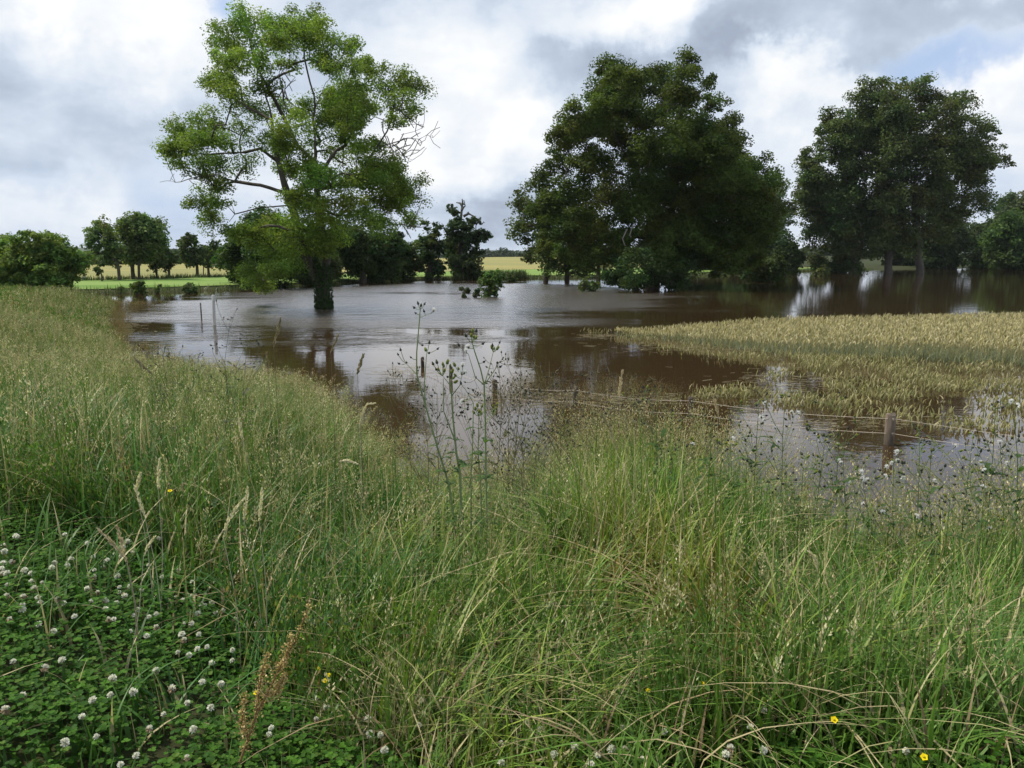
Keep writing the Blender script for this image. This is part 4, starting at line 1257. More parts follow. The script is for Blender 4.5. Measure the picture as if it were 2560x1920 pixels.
def clover_leaf(bag, P_, tilt, az, s_, col):
    """three folded leaflets per leaf"""
    n = len(P_)
    shp = np.array([(0, 0, 0), (-.52, .38, .10), (-.40, .86, .12), (0, .98, 0), (.40, .86, .12), (.52, .38, .10)])
    for k in range(3):
        a = az + k * 2.094
        ca, sa = np.cos(a)[:, None], np.sin(a)[:, None]
        lx = shp[None, :, 0] * s_[:, None]; ly = shp[None, :, 1] * s_[:, None]; lz = shp[None, :, 2] * s_[:, None] + ly * tilt[:, None]
        V = np.stack([P_[:, :1] + lx * ca - ly * sa, P_[:, 1:2] + lx * sa + ly * ca, P_[:, 2:3] + lz], -1)
        I = np.arange(6 * n).reshape(n, 6)
        Q = np.concatenate([I[:, [0, 1, 2, 3]], I[:, [0, 3, 4, 5]]])
        bag.add(V.reshape(-1, 3), Q, np.repeat(col, 6, 0))


# clover leaves: ground cover
cb_ = Bag()
p = np.concatenate([wedge(23500, 1.7, 4.9, r, lambda x, y: clover_zone(x, y) * (.25 + .75 * (vnoise(x, y, 3.2, 61) > .3)), 1.3),
                    wedge(2600, 1.9, 4.0, r, lambda x, y: (1 - clover_zone(x, y)) * (vnoise(x, y, 1.4, 62) > .55) * land(x, y), 1.3)])
x, y = p.T
n = len(x)
mound = .05 + .10 * vnoise(x, y, 2.5, 63) + .04 * vnoise(x, y, 7, 64)
P_ = np.stack([x, y, gz(x, y) + mound * r.uniform(.35, 1.25, n)], 1)
col = mixcol(n, r, [(.044, .115, .012), (.062, .148, .016), (.028, .080, .010), (.085, .15, .025)], [4, 3, 3, .8])
clover_leaf(cb_, P_, r.normal(.05, .30, n), r.uniform(0, 6.28, n), r.uniform(.008, .0195, n), col)
tagit(cb_.build('clover_leaves', M_LEAF), 'dark green mat of three-lobed clover leaves on the near verge', 'clover', kind='stuff')

# white clover flowers, each on its own stalk
def clover_proto(kind):
    root = empty('white_clover', (0, 0, 0), '-', 'flower', 'white clover flowers')
    q = np.random.default_rng(500 + kind)
    b_ = Bag()
    if kind < 2:
        V, Q = petals(95, .0025, .0118, .0040, -.35, 1.57, q); b_.add(V, Q, np.repeat(np.array([.86, .86, .74]) * q.uniform(.78, 1.12, (95, 1)), 4, 0))
        V, Q = petals(26, .002, .0105, .0038, -1.1, -.3, q); b_.add(V, Q, np.repeat(np.array([.50, .48, .33]) * q.uniform(.7, 1.1, (26, 1)), 4, 0))
    else:
        V, Q = petals(55, .002, .0118, .0040, .1, 1.57, q); b_.add(V, Q, np.repeat(np.array([.82, .80, .68]) * q.uniform(.78, 1.12, (55, 1)), 4, 0))
        V, Q = petals(48, .002, .0130, .0040, -1.35, -.1, q); b_.add(V, Q, np.repeat(np.array([.40, .31, .20]) * q.uniform(.6, 1.2, (48, 1)), 4, 0))
    hd = b_.build('flower_head', M_PETAL, root)
    V, Q = tubes(np.array([[.012 * q.normal(), .012 * q.normal(), -.11], [.004, -.003, -.05], [0, 0, 0]]), [-1, 0, 1], np.array([.0016, .0014, .0014]), 4)
    qmesh('stem', V, Q, M_STEM, root, np.tile([.10, .16, .05], (len(V), 1)))
    return root

protos = [clover_proto(k) for k in range(3)]
R2 = [(720,268),(690,316),(632,335),(628,382),(785,375),(800,450),(835,510),(778,553),(705,541),(580,462),(345,320),(205,360),(210,412),(232,460),(152,515),(150,568),(388,527),(498,645),
 (360,745),(260,700),(65,665),(88,947),(300,990),(415,938),(152,1175),(35,1270),(548,1318),(645,1450),(995,650),(1045,718),(980,778),(1045,1010),(755,1060),(740,1170),(1190,885),(1265,905),
 (1230,803),(1320,865),(1415,957),(1555,940),(1285,413),(1225,538),(1287,512),(1370,572),(1325,628),(1440,618),(1280,695),(1545,465),(1550,505),(1570,665),(1640,705),(1720,690),(1810,648),
 (1905,638),(1930,440),(1400,35),(1220,50),(1375,105),(1740,388),(1610,240),(1680,245),(885,222),(1195,335),(1000,1397),(1295,1400),(910,1577),(805,1637),(433,1490),(620,1205),(890,1150),
 (1095,1300),(1255,1225),(1410,1255),(1480,1095),(1250,1590),(1480,1098),(2060,365),(1645,350),(10,330),(50,435),(20,290),(2120,1190),(2115,1335),(1800,1435),(1815,1390),(270,555),(1215,765),(1330,765),
 (1385,850),(1150,1130),(1555,870),(870,745),(725,665),(795,485),(1350,1085)]
R3 = [(570,1325),(570,1412),(975,1245),(1190,1400),(1310,1480),(1385,1482),(1460,1535),(1415,1180),(1715,1270),(1740,1425),(1855,1610),(1965,1612),(1680,1552),(1600,1585),(1985,1450),(1530,1648),(370,1555),
 (275,1375),(35,1310),(130,760),(300,470),(1350,1585),(1270,1438),(1395,1400),(1440,1415),(1755,1555),(1640,1370),(1045,1630),(375,1640)]
R4 = [(110,1500),(240,1510),(497,1475),(556,1580),(605,1612),(385,1597),(300,1645),(272,1602),(215,1275),(740,1282),(180,1580),(10,1620),(95,1620),(410,1570),(560,1400)]
PX = [(a / 2.676, 1300 + b_ / 2.676) for a, b_ in R2] + [(800 + a / 2.304, 1200 + b_ / 2.304) for a, b_ in R3] + [(1600 + a / 1.803, 1000 + b_ / 1.803) for a, b_ in R4]
usedp = [False] * 3
nclo = [0]
def put_clover(px, py):
    z = .8
    for _ in range(16):
        q = at(px, py, z + (.165 if py > 1380 else .21))
        z = .5 * z + .5 * float(gz(q[0], q[1]))
    if q[1] < 1.7 or (py > 1830 and px > 850 and r.random() < .55): return
    k = int(r.choice(3, p=[.45, .3, .25]))
    if px > 1700: lab = 'white clover flower in the grass at the bottom right, one of several'
    elif px > 850: lab = 'white clover flower low in the grass at the bottom middle'
    elif py > 1640: lab = 'white clover flower among dark clover leaves in the bottom left corner'
    else: lab = 'white clover flower in the left patch just below the tall grass'
    gp = 'white clover flowers ' + ('bottom right' if px > 1700 else 'bottom middle' if px > 850 else 'bottom left corner' if py > 1640 else 'left patch')
    sc_ = r.uniform(.8, 1.3)
    if not usedp[k]:
        usedp[k] = True; o = protos[k]; o['label'] = lab; o['group'] = gp
        o.location = tuple(q); o.scale = (sc_,) * 3
    else:
        o = copy_thing(protos[k], q, r.uniform(0, 6.28), sc_, lab, gp)
    o.rotation_euler = (r.normal() * .25, r.normal() * .25, r.uniform(0, 6.28))
    nclo[0] += 1
for a in PX: put_clover(*a)
for _ in range(105):
    px, py = r.uniform(0, 720), r.uniform(1330, 1560)
    if r.random() < .75 - (py - 1330) / 500: put_clover(px, py)
for _ in range(10):
    put_clover(r.uniform(850, 2300), r.uniform(1830, 1915))

# buttercups
def buttercup():
    root = empty('buttercup', (0, 0, 0), '-', 'flower', 'yellow buttercups in the grass')
    V, Q = [], []
    for k in range(5):
        a = k * 1.2566
        for (l, w) in ((0.001, 0), (.006, -.0052), (.0105, 0), (.006, .0052)):
            V.append((l * math.cos(a) - w * math.sin(a), l * math.sin(a) + w * math.cos(a), .3 * l + .25 * abs(w)))
        Q.append((4 * k, 4 * k + 1, 4 * k + 2, 4 * k + 3))
    fl_ = qmesh('flower', V, Q, M_PETAL, root, np.tile([.80, .62, .01], (len(V), 1)))
    V, Q = lathe([(.0001, .006), (.0028, .005), (.0032, .001), (.0005, -.001)], 6)
    qmesh('flower_centre', V, Q, M_PETAL, fl_, np.tile([.55, .45, .03], (len(V), 1)))
    V, Q = tubes(np.array([[.03, .01, -.30], [.012, 0, -.14], [0, 0, 0]]), [-1, 0, 1], np.array([.0016, .0013, .0011]), 4)
    qmesh('stem', V, Q, M_STEM, root, np.tile([.09, .15, .04], (len(V), 1)))
    return root
bc0 = buttercup()
blabs = [(640, 1733, 'yellow buttercup on the brown dock spike'), (798, 1672, 'yellow buttercup above a close pair, right of the dock spike'), (822, 1688, 'yellow buttercup, right one of a close pair near the dock'),
         (812, 1702, 'yellow buttercup, lower left one of a close pair near the dock'), (1620, 1727, 'small yellow buttercup beside the rusty tussock'), (1755, 1708, 'yellow buttercup just right of the rusty tussock'),
         (2310, 1893, 'yellow buttercup at the very bottom on the right'), (2533, 1568, 'brightest yellow buttercup at the right edge'), (425, 1228, 'lone yellow buttercup in the tall grass on the left'), (2085, 1800, 'small yellow buttercup near the dark broad weed, bottom right')]
for k, (px, py, lab) in enumerate(blabs):
    h_ = .26 if py > 1500 else .62
    z = .7
    for _ in range(14):
        q = at(px, py, z + h_); z = .5 * z + .5 * float(gz(q[0], q[1]))
    if k == 0: o = bc0; o.location = tuple(q); o['label'] = lab
    else: o = copy_thing(bc0, q, r.uniform(0, 6), r.uniform(.9, 1.25), lab)
    o.rotation_euler = (r.uniform(.1, .7), r.normal() * .2, r.uniform(-.6, .6)) if k else (.4, 0, 0)

# flower heads used by the sow thistles and weeds
def head_mesh(kind, seed):
    q = np.random.default_rng(seed)
    b_ = Bag()
    if kind == 'bud':
        V, Q = lathe([(.0005, -.004), (.0055, -.001), (.0068, .004), (.0045, .010), (.0022, .016), (.0003, .018)], 7); b_.add(V, Q, np.array([.075, .085, .055]))
    elif kind == 'dark':
        V, Q = lathe([(.0005, -.003), (.0058, 0), (.0062, .004), (.003, .009), (.0012, .015), (.0002, .017)], 7); b_.add(V, Q, np.array([.045, .048, .05]))
    elif kind == 'green':
        V, Q = lathe([(.0005, -.004), (.006, -.001), (.0065, .005), (.0055, .010), (.0045, .012)], 7); b_.add(V, Q, np.array([.13, .18, .045]))
        V, Q = petals(16, .003, .009, .003, .6, 1.5, q, .008); b_.add(V, Q, np.array([.42, .38, .06]))
    else:
        V, Q = lathe([(.0005, -.004), (.0045, -.001), (.005, .005), (.004, .009)], 7); b_.add(V, Q, np.array([.10, .11, .05]))
        V, Q = petals(90, .002, .0145, .0022, -.1, 1.57, q, .007); b_.add(V, Q, np.array([.78, .78, .76]))
    me = b_.build('flower_head', M_PETAL)
    m_ = me.data
    bpy.data.objects.remove(me)
    return m_
HEAD = {k: head_mesh(k, i) for i, k in enumerate(('bud', 'dark', 'green', 'puff'))}
HNAME = {'bud': 'flower_bud', 'dark': 'flower_bud', 'green': 'flower_head', 'puff': 'seed_puff'}


def add_head(root, kind, pos, d, sc_=1.0):
    o = bpy.data.objects.new(HNAME[kind], HEAD[kind]); COL.objects.link(o)
    o.parent = root; o.location = tuple(pos)
    v = Vector(d).normalized()
    o.rotation_euler = v.to_track_quat('Z', 'Y').to_euler()
    o.scale = (sc_,) * 3
    return o


def weed_leaf(bag, p, d, L_, w, col, lobes=4, droop=.5):
    """a lobed, arching leaf from p in direction d"""
    d = np.array(d, float); d /= np.linalg.norm(d)
    s_ = np.cross(d, [0, 0, 1.0]); s_ /= np.linalg.norm(s_) + 1e-9
    m_ = 2 * lobes + 1
    rows = []
    for k in range(m_ + 1):
        t = k / m_
        c = p + d * L_ * t - np.array([0, 0, 1]) * droop * L_ * t * t
        ww = w * (math.sin(math.pi * min(1, .12 + t * .88)) ** .7) * (1.0 if k % 2 else .55) + .0008
        rows += [c - s_ * ww + np.array([0, 0, .25 * ww]), c, c + s_ * ww + np.array([0, 0, .25 * ww])]
    Q = []
    for k in range(m_):
        a = 3 * k
        Q += [(a, a + 1, a + 4, a + 3), (a + 1, a + 2, a + 5, a + 4)]
    bag.add(np.array(rows), np.array(Q), np.array(col) * r.uniform(.8, 1.2))


def px_plant(name, label, cat, Y, lines, heads, rad0=.006, col=(.17, .22, .10), leaves=(), group=None, lcol=(.055, .105, .03), hs=1.0):
    """a plant traced as stems (first point of the first line is the foot) with heads on its tips, standing at distance Y"""
    f = atY(*lines[0][0], Y)
    foot = np.array([f[0], Y, float(gz(f[0], Y))])
    root = empty(name, foot, label, cat, group)
    nodes, par, rad = [np.array([0, 0, -.03])], [-1], [rad0]
    depth_of = {}
    for li, ln in enumerate(lines):
        off = 0 if li == 0 else r.uniform(-.08, .08)
        pts = [atY(a, b_, Y) - foot for a, b_ in ln]
        if li == 0:
            last = 0; start = 1
        else:
            arr = np.array(nodes); last = int(np.argmin(np.linalg.norm((arr - pts[0])[:, [0, 2]], axis=1))); start = 1
        y0 = nodes[last][1]
        n_ = len(pts)
        r0 = rad[last] * (.75 if li else 1)
        tot_prev = pts[0] if li == 0 else nodes[last]
        for k in range(start, n_):
            t = k / (n_ - 1)
            tgt = pts[k].copy(); tgt[1] = y0 + off * t
            a = nodes[last]
            for s_ in (.34, .67, 1.0):
                nodes.append(a + (tgt - a) * s_); par.append(last if s_ == .34 else len(nodes) - 2); rad.append(max(.0011, r0 * (1 - .6 * (t - (1 - s_) / (n_ - 1)))))
            last = len(nodes) - 1
    arr = np.array(nodes)
    for (px, py, kind) in heads:
        h_ = atY(px, py, Y) - foot
        dd = np.linalg.norm((arr - h_)[:, [0, 2]], axis=1) + .35 * np.clip(arr[:, 2] - h_[2], 0, None)
        j = int(np.argmin(dd))
        h_[1] = arr[j][1] + r.uniform(-.03, .03)
        d = h_ - arr[j]
        L_ = np.linalg.norm(d)
        if L_ > .012:
            nodes.append(arr[j] + d * .5 - np.array([0, 0, .12 * L_])); par.append(j); rad.append(.0019)
            nodes.append(h_); par.append(len(nodes) - 2); rad.append(.0016)
        d = d / (L_ + 1e-6) + np.array([0, 0, .6])
        add_head(root, kind, h_, d, hs * r.uniform(.9, 1.35))
    V, Q = tubes(np.array(nodes), par, np.array(rad) * 1.0, 6)
    qmesh('stem', V, Q, M_STEM, root, np.tile(col, (len(V), 1)), smooth=True)
    lb = Bag(); anyl = False
    for (px, py, L_, w) in leaves:
        h_ = atY(px, py, Y) - foot
        j = int(np.argmin(np.linalg.norm((arr - h_)[:, [0, 2]], axis=1)))
        a = r.uniform(0, 6.28)
        weed_leaf(lb, arr[j], (math.cos(a), math.sin(a) * .7, r.uniform(.2, .8)), L_, w, lcol); anyl = True
    if anyl: lb.build('foliage', M_LEAF, root)
    return root


Z = lambda lst: [(a / 3.318 + 900, b_ / 3.318 + 700) for a, b_ in lst]
ZH = lambda lst: [(a / 3.318 + 900, b_ / 3.318 + 700, k) for a, b_, k in lst]
lv = lambda x0, y0, x1, y1, n, L_=.12, w=.02: [(x0 + (x1 - x0) * t, y0 + (y1 - y0) * t, L_ * r.uniform(.5, 1.2), w * r.uniform(.7, 1.2)) for t in r.random(n)]
g5 = 'tall sow thistles against the water'
px_plant('sow_thistle', 'tallest sow thistle, its single thin top reaching above all others before the water', 'wild plant', 4.55,
         [[(1165, 1420)] + Z([(740,1700),(640,1380),(540,1030),(470,780),(470,600),(495,310),(500,240)]), Z([(540,1030),(535,850),(550,640),(555,600)]), Z([(465,790),(375,700)]), Z([(500,310),(560,290)])],
         ZH([(485,200,'bud'),(535,203,'dark'),(450,235,'dark'),(468,277,'dark'),(525,270,'dark'),(598,266,'puff'),(510,215,'bud'),(575,525,'bud'),(640,575,'dark'),(575,603,'dark'),(545,588,'green'),(510,545,'dark'),
             (310,630,'dark'),(328,595,'dark'),(325,700,'dark'),(373,700,'dark'),(430,640,'dark')]), .0065, leaves=lv(1150, 1300, 1110, 1120, 9), group=g5)
px_plant('sow_thistle', 'sow thistle with a dense yellow-green head and white fluff on a thick stem', 'wild plant', 4.5,
         [[(1160, 1430)] + Z([(830,1600),(800,1440),(770,1130),(755,880),(740,800)]), Z([(770,1330),(700,1080),(700,800)]), Z([(765,950),(830,870),(850,780)]), Z([(755,880),(690,790)])],
         ZH([(690,700,'green'),(725,690,'green'),(660,740,'green'),(705,750,'green'),(750,720,'green'),(790,710,'green'),(820,740,'green'),(760,770,'green'),(800,790,'green'),(770,820,'green'),(640,690,'bud'),(615,695,'bud'),
             (855,708,'puff'),(848,775,'puff'),(865,770,'puff'),(640,740,'dark'),(730,800,'dark'),(785,850,'green'),(695,720,'green'),(840,850,'dark')]), .008, leaves=lv(1140, 1330, 1132, 1080, 12), group=g5, hs=1.1)
px_plant('sow_thistle', 'slender leaning sow thistle with one white puff, between the two thick stems', 'wild plant', 4.6,
         [[(1176, 1420)] + Z([(920,1650),(935,1340),(940,1020),(870,900)]), Z([(930,1340),(905,1200),(860,1080)])],
         ZH([(865,1005,'puff'),(840,850,'dark'),(830,1080,'dark'),(890,1070,'dark'),(850,1110,'dark'),(885,1090,'dark'),(900,1030,'bud')]), .0045, leaves=lv(1178, 1320, 1180, 1100, 6), group=g5)
px_plant('sow_thistle', 'shorter sow thistle with a leafy yellow-tipped head below the others', 'wild plant', 4.65,
         [[(1208, 1410)] + Z([(1000,1650),(980,1450),(985,1130)]), Z([(990,1250),(1060,1180),(1110,1100)])],
         ZH([(960,1075,'green'),(990,1095,'green'),(1010,1060,'green'),(950,1100,'green'),(975,1050,'green'),(1030,1100,'green'),(1130,1060,'green'),(1110,1075,'green'),(1000,1120,'green')]), .005,
         leaves=lv(1200, 1330, 1196, 1060, 10, .1, .02), group=g5)
px_plant('sow_thistle', 'rightmost tall sow thistle, forking into two open heads of dark buds', 'wild plant', 4.5,
         [[(1222, 1430)] + Z([(1045,1650),(1040,1200),(1030,870),(1000,740),(950,590),(930,520)]), Z([(1035,860),(1070,740),(1105,600)]), Z([(1030,880),(960,800),(905,600)]), Z([(1040,1200),(1100,1100)]), Z([(1035,860),(1120,740),(1140,690)])],
         ZH([(930,435,'green'),(962,432,'dark'),(945,475,'green'),(925,465,'green'),(885,465,'bud'),(957,490,'green'),(1015,530,'dark'),(835,530,'bud'),(890,575,'puff'),(905,560,'puff'),(1100,548,'bud'),(1157,522,'dark'),
             (1110,580,'green'),(1135,580,'green'),(1095,570,'green'),(1140,678,'dark'),(1130,1060,'green'),(1100,1070,'green'),(1025,680,'dark'),(1160,720,'dark')]), .0065, leaves=lv(1215, 1330, 1212, 1080, 11), group=g5)


def weed(name, label, px, top, Y, nbr, q, kinds, wts, lean=0, rad0=.0045, hs=1.0, group=None, col=(.10, .15, .05), nl=8, spread=110, hn=3, lcol=(.05, .095, .028)):
    """a branching weed at pixel column px whose tip reaches pixel row top"""
    f = atY(px, 1500, Y); z0 = float(gz(f[0], Y))
    d = pdir(0, 960)
    # pixel row of the foot
    lo, hi = 700., 2600.
    for _ in range(40):
        mid = (lo + hi) / 2
        if atY(px, mid, Y)[2] > z0: lo = mid
        else: hi = mid
    foot = lo
    main = [(px, foot)]
    for t in (.25, .5, .75, 1.0):
        main.append((px + lean * t ** 1.5 + q.normal() * 5, foot + (top - foot) * t))
    lines = [main]; heads = []
    for b_ in range(nbr):
        t = q.uniform(.42, .93)
        x0 = px + lean * t ** 1.5; y0 = foot + (top - foot) * t
        sgn = 1 if b_ % 2 else -1
        L_ = spread * (1.15 - t) * q.uniform(.6, 1.3) + 22
        x1 = x0 + sgn * L_ * q.uniform(.35, .75); y1 = y0 - L_ * q.uniform(.8, 1.3)
        y1 = max(y1, top - 20)
        lines.append([(x0, y0), ((x0 * .6 + x1 * .4) + sgn * 4, y0 * .55 + y1 * .45), (x1, y1)])
        for _ in range(q.integers(1, hn + 1)):
            heads.append((x1 + q.normal() * 13, y1 + q.normal() * 11 - 4, q.choice(kinds, p=wts)))
    for _ in range(hn):
        heads.append((main[-1][0] + q.normal() * 12, top + q.normal() * 9, q.choice(kinds, p=wts)))
    return px_plant(name, label, 'wild plant', Y, lines, heads, rad0, col, lv(px, foot - 20, px + lean * .4, foot + (top - foot) * .75, nl * 2, .15, .022), group, lcol, hs)


q = np.random.default_rng(303)
gw = 'budding weeds on the right bank against the water'
KB, WB = ['bud', 'dark', 'green', 'puff'], [.36, .30, .27, .07]
KP, WP = ['bud', 'dark', 'green', 'puff'], [.30, .24, .24, .22]
for (px, top, Y, nb, lean, kk, lab) in [
    (1650, 985, 5.4, 7, -8, 0, 'budding weed with dark knobs just left of the sky-lit patch of water'),
    (1760, 1060, 5.2, 8, 25, 1, 'weed with several white tufts on the left of the right-hand weeds'),
    (1880, 1000, 5.6, 9, 15, 0, 'tall many-branched weed rising into the bright strip of water'),
    (1950, 985, 5.6, 8, 10, 1, 'tall weed whose white-tipped head touches the edge of the sparse wheat'),
    (2020, 1090, 5.0, 8, 45, 1, 'weed with a cluster of white fluff left of the thick fence post'),
    (2120, 1110, 5.2, 7, -20, 0, 'thin branching weed just left of the thick fence post'),
    (2225, 1150, 4.9, 8, 10, 1, 'weed in front of the thick fence post with white tufts'),
    (2285, 1075, 5.0, 8, 15, 2, 'weed with three round white puffs right of the thick fence post'),
    (2400, 1085, 5.0, 8, 30, 0, 'slender weed between the puffed weed and the right edge'),
    (2470, 1020, 5.1, 9, 20, 0, 'tall dense weed near the right edge, darker than its neighbours'),
    (2545, 1010, 4.9, 8, 0, 1, 'tallest weed at the very right edge of the bank'),
    (2350, 1250, 4.4, 6, 20, 0, 'lower bushy weed in front of the right-hand weeds'),
    (1840, 1110, 5.0, 9, -15, 0, 'leafy dark-budded weed at the left side of the bright strip of water'),
    (1985, 1170, 4.8, 9, 20, 0, 'bushy weed below the tall white-tipped one'),
    (2175, 1200, 4.7, 9, -15, 1, 'leafy weed under the reflection of the thick fence post'),
    (2335, 1130, 5.1, 9, -10, 0, 'upright weed close on the right of the round white puffs'),
    (2440, 1180, 4.6, 9, 25, 1, 'spreading white-specked weed below the dark dense one'),
    (2515, 1120, 4.8, 9, -20, 0, 'leaning leafy weed between the dense weed and the edge weed'),
    (2090, 1000, 5.5, 8, 15, 0, 'thin tall weed standing alone before the sparse wheat'),
    (1700, 1140, 4.9, 6, -25, 0, 'lower weed leaning left at the left end of the right-hand weeds')]:
    weed('budding_weed', lab, px, top, Y, nb, q, KP if kk else KB, WP if kk else WB, lean, group=gw, hn=3 if kk != 2 else 4, nl=12)
gl = 'thin dark weeds on the left bank against the water'
for (px, top, Y, nb, lean, lab) in [
    (455, 895, 6.2, 5, -60, 'left bank weed with a nodding pale-tipped head, leftmost of the dark ones'),
    (560, 790, 6.0, 9, 12, 'tall airy dark weed with strings of tiny seeds before the pale stake'),
    (600, 860, 6.2, 6, 20, 'thin dark weed just right of the airy tall one on the left bank'),
    (410, 890, 6.6, 4, 0, 'small flat-topped weed head over the water at the far left')]:
    weed('dark_weed', lab, px, top, Y, nb, q, ['bud', 'dark'], [.3, .7], lean, .003, .8, gl, (.075, .08, .05), 5, 130, 3, (.07, .085, .04))
gs = 'twiggy seeding weeds in front of the middle of the water'
words = ['leftmost twiggy brown seeding weed behind the sow thistles', 'twiggy brown seeding weed left of the short leafy sow thistle', 'twiggy seeding weed right behind the forked sow thistle',
         'tall twiggy seeding weed just right of the forked sow thistle', 'twiggy seeding weed leaning right, beside the leaning post of the fence', 'thin twiggy seeding weed nearest the second fence post',
         'twiggy seeding weed at the left edge of the brown drowned grass', 'low twiggy seeding weed in front of the gap in the fence', 'last twiggy seeding weed before the budding weeds on the right',
         'twiggy seeding weed half behind the tallest sow thistle', 'short bushy seeding weed between the two thick sow thistle stems', 'dense twiggy seeding weed rising right beside the third fence post',
         'twiggy seeding weed with a crooked top over the dark oak reflection', 'lowest twiggy seeding weed at the foot of the sow thistles', 'twiggy seeding weed on the shoulder of the tall flowering grass']
for k, (px, top, Y, lean) in enumerate([(1030, 960, 6.2, -25), (1085, 985, 6.1, 10), (1235, 905, 6.0, 15), (1275, 900, 6.1, 25), (1330, 940, 6.0, 45), (1300, 1000, 5.8, 20), (1480, 930, 6.2, 20), (1385, 1060, 5.6, 25), (1570, 950, 6.0, 15), (1075, 1040, 5.6, -15), (1190, 1030, 5.7, 10), (1255, 960, 5.9, 30), (1420, 965, 6.1, -25), (1300, 1110, 5.4, 12), (1620, 1020, 5.6, 20)]):
    weed('seeding_weed', words[k], px, top, Y, 18, q, ['bud', 'dark'], [.6, .4], lean, .0044, .8, gs, (.15, .14, .075), 4, 120, 4, (.10, .11, .05))

# single pale seed heads that stand out of the sward
def seed_head(label, line, Y, col, wid=.009, nsp=110, stem_to=None, group='pale seed heads of tall grass', open_=1.0):
    """line: pixel polyline of the head from tip to its foot; then a stem to the ground"""
    Y = Y - (.75 if line[0][1] > 1040 and Y < 4.5 else 0)
    pts = [atY(a, b_, Y) for a, b_ in line]
    end = pts[-1]
    gx = end[0] + r.normal() * .04
    if stem_to: gx = atY(*stem_to, Y)[0]
    foot = np.array([gx, Y, float(gz(gx, Y))])
    root = empty('grass_seed_head', foot, label, 'grass head', group)
    seq = [foot - np.array([0, 0, .02])] + [foot * (1 - t) + end * t + np.array([.02 * math.sin(t * 3.14), 0, 0]) for t in (.3, .6)] + pts[::-1]
    seq = np.array(seq) - foot
    V, Q = tubes(seq, list(range(-1, len(seq) - 1)), np.linspace(.0020, .0008, len(seq)), 5)
    qmesh('stem', V, Q, M_STEM, root, np.tile(np.array(col) * .6, (len(V), 1)))
    P_ = np.array(pts[::-1]) - foot
    seg = np.linalg.norm(np.diff(P_, axis=0), axis=1); cum = np.concatenate([[0], np.cumsum(seg)])
    t = r.random(nsp) ** .9 * cum[-1]
    c = np.stack([np.interp(t, cum, P_[:, i]) for i in range(3)], 1)
    dr = np.stack([np.interp(np.clip(t + .01, 0, cum[-1]), cum, P_[:, i]) - np.interp(np.clip(t - .01, 0, cum[-1]), cum, P_[:, i]) for i in range(3)], 1)
    dr /= np.linalg.norm(dr, axis=1, keepdims=True) + 1e-9
    w = wid * (np.sin(np.clip(.1 + .9 * t / cum[-1], 0, 1) * 3.0) + .15)[:, None] * open_
    rad_ = rand_unit(nsp, r); rad_ -= dr * (rad_ * dr).sum(1, keepdims=True)
    c = c + rad_ * w * .7
    A = dr + rad_ * .5; A /= np.linalg.norm(A, axis=1, keepdims=True)
    B = np.cross(A, rand_unit(nsp, r)); B /= np.linalg.norm(B, axis=1, keepdims=True) + 1e-9
    s_ = .0085 * r.uniform(.7, 1.3, (nsp, 1)) * (Y / 4)
    V = np.stack([c - A * s_, c + B * s_ * .4, c + A * s_ * 1.2, c - B * s_ * .4], 1).reshape(-1, 3)
    qmesh('seed_spike', V, np.arange(4 * nsp).reshape(nsp, 4), M_GRASS, root, np.repeat(np.array(col) * r.uniform(.75, 1.25, (nsp, 1)), 4, 0))
PALE, TAN, DUN = (.66, .60, .43), (.52, .42, .29), (.24, .20, .13)
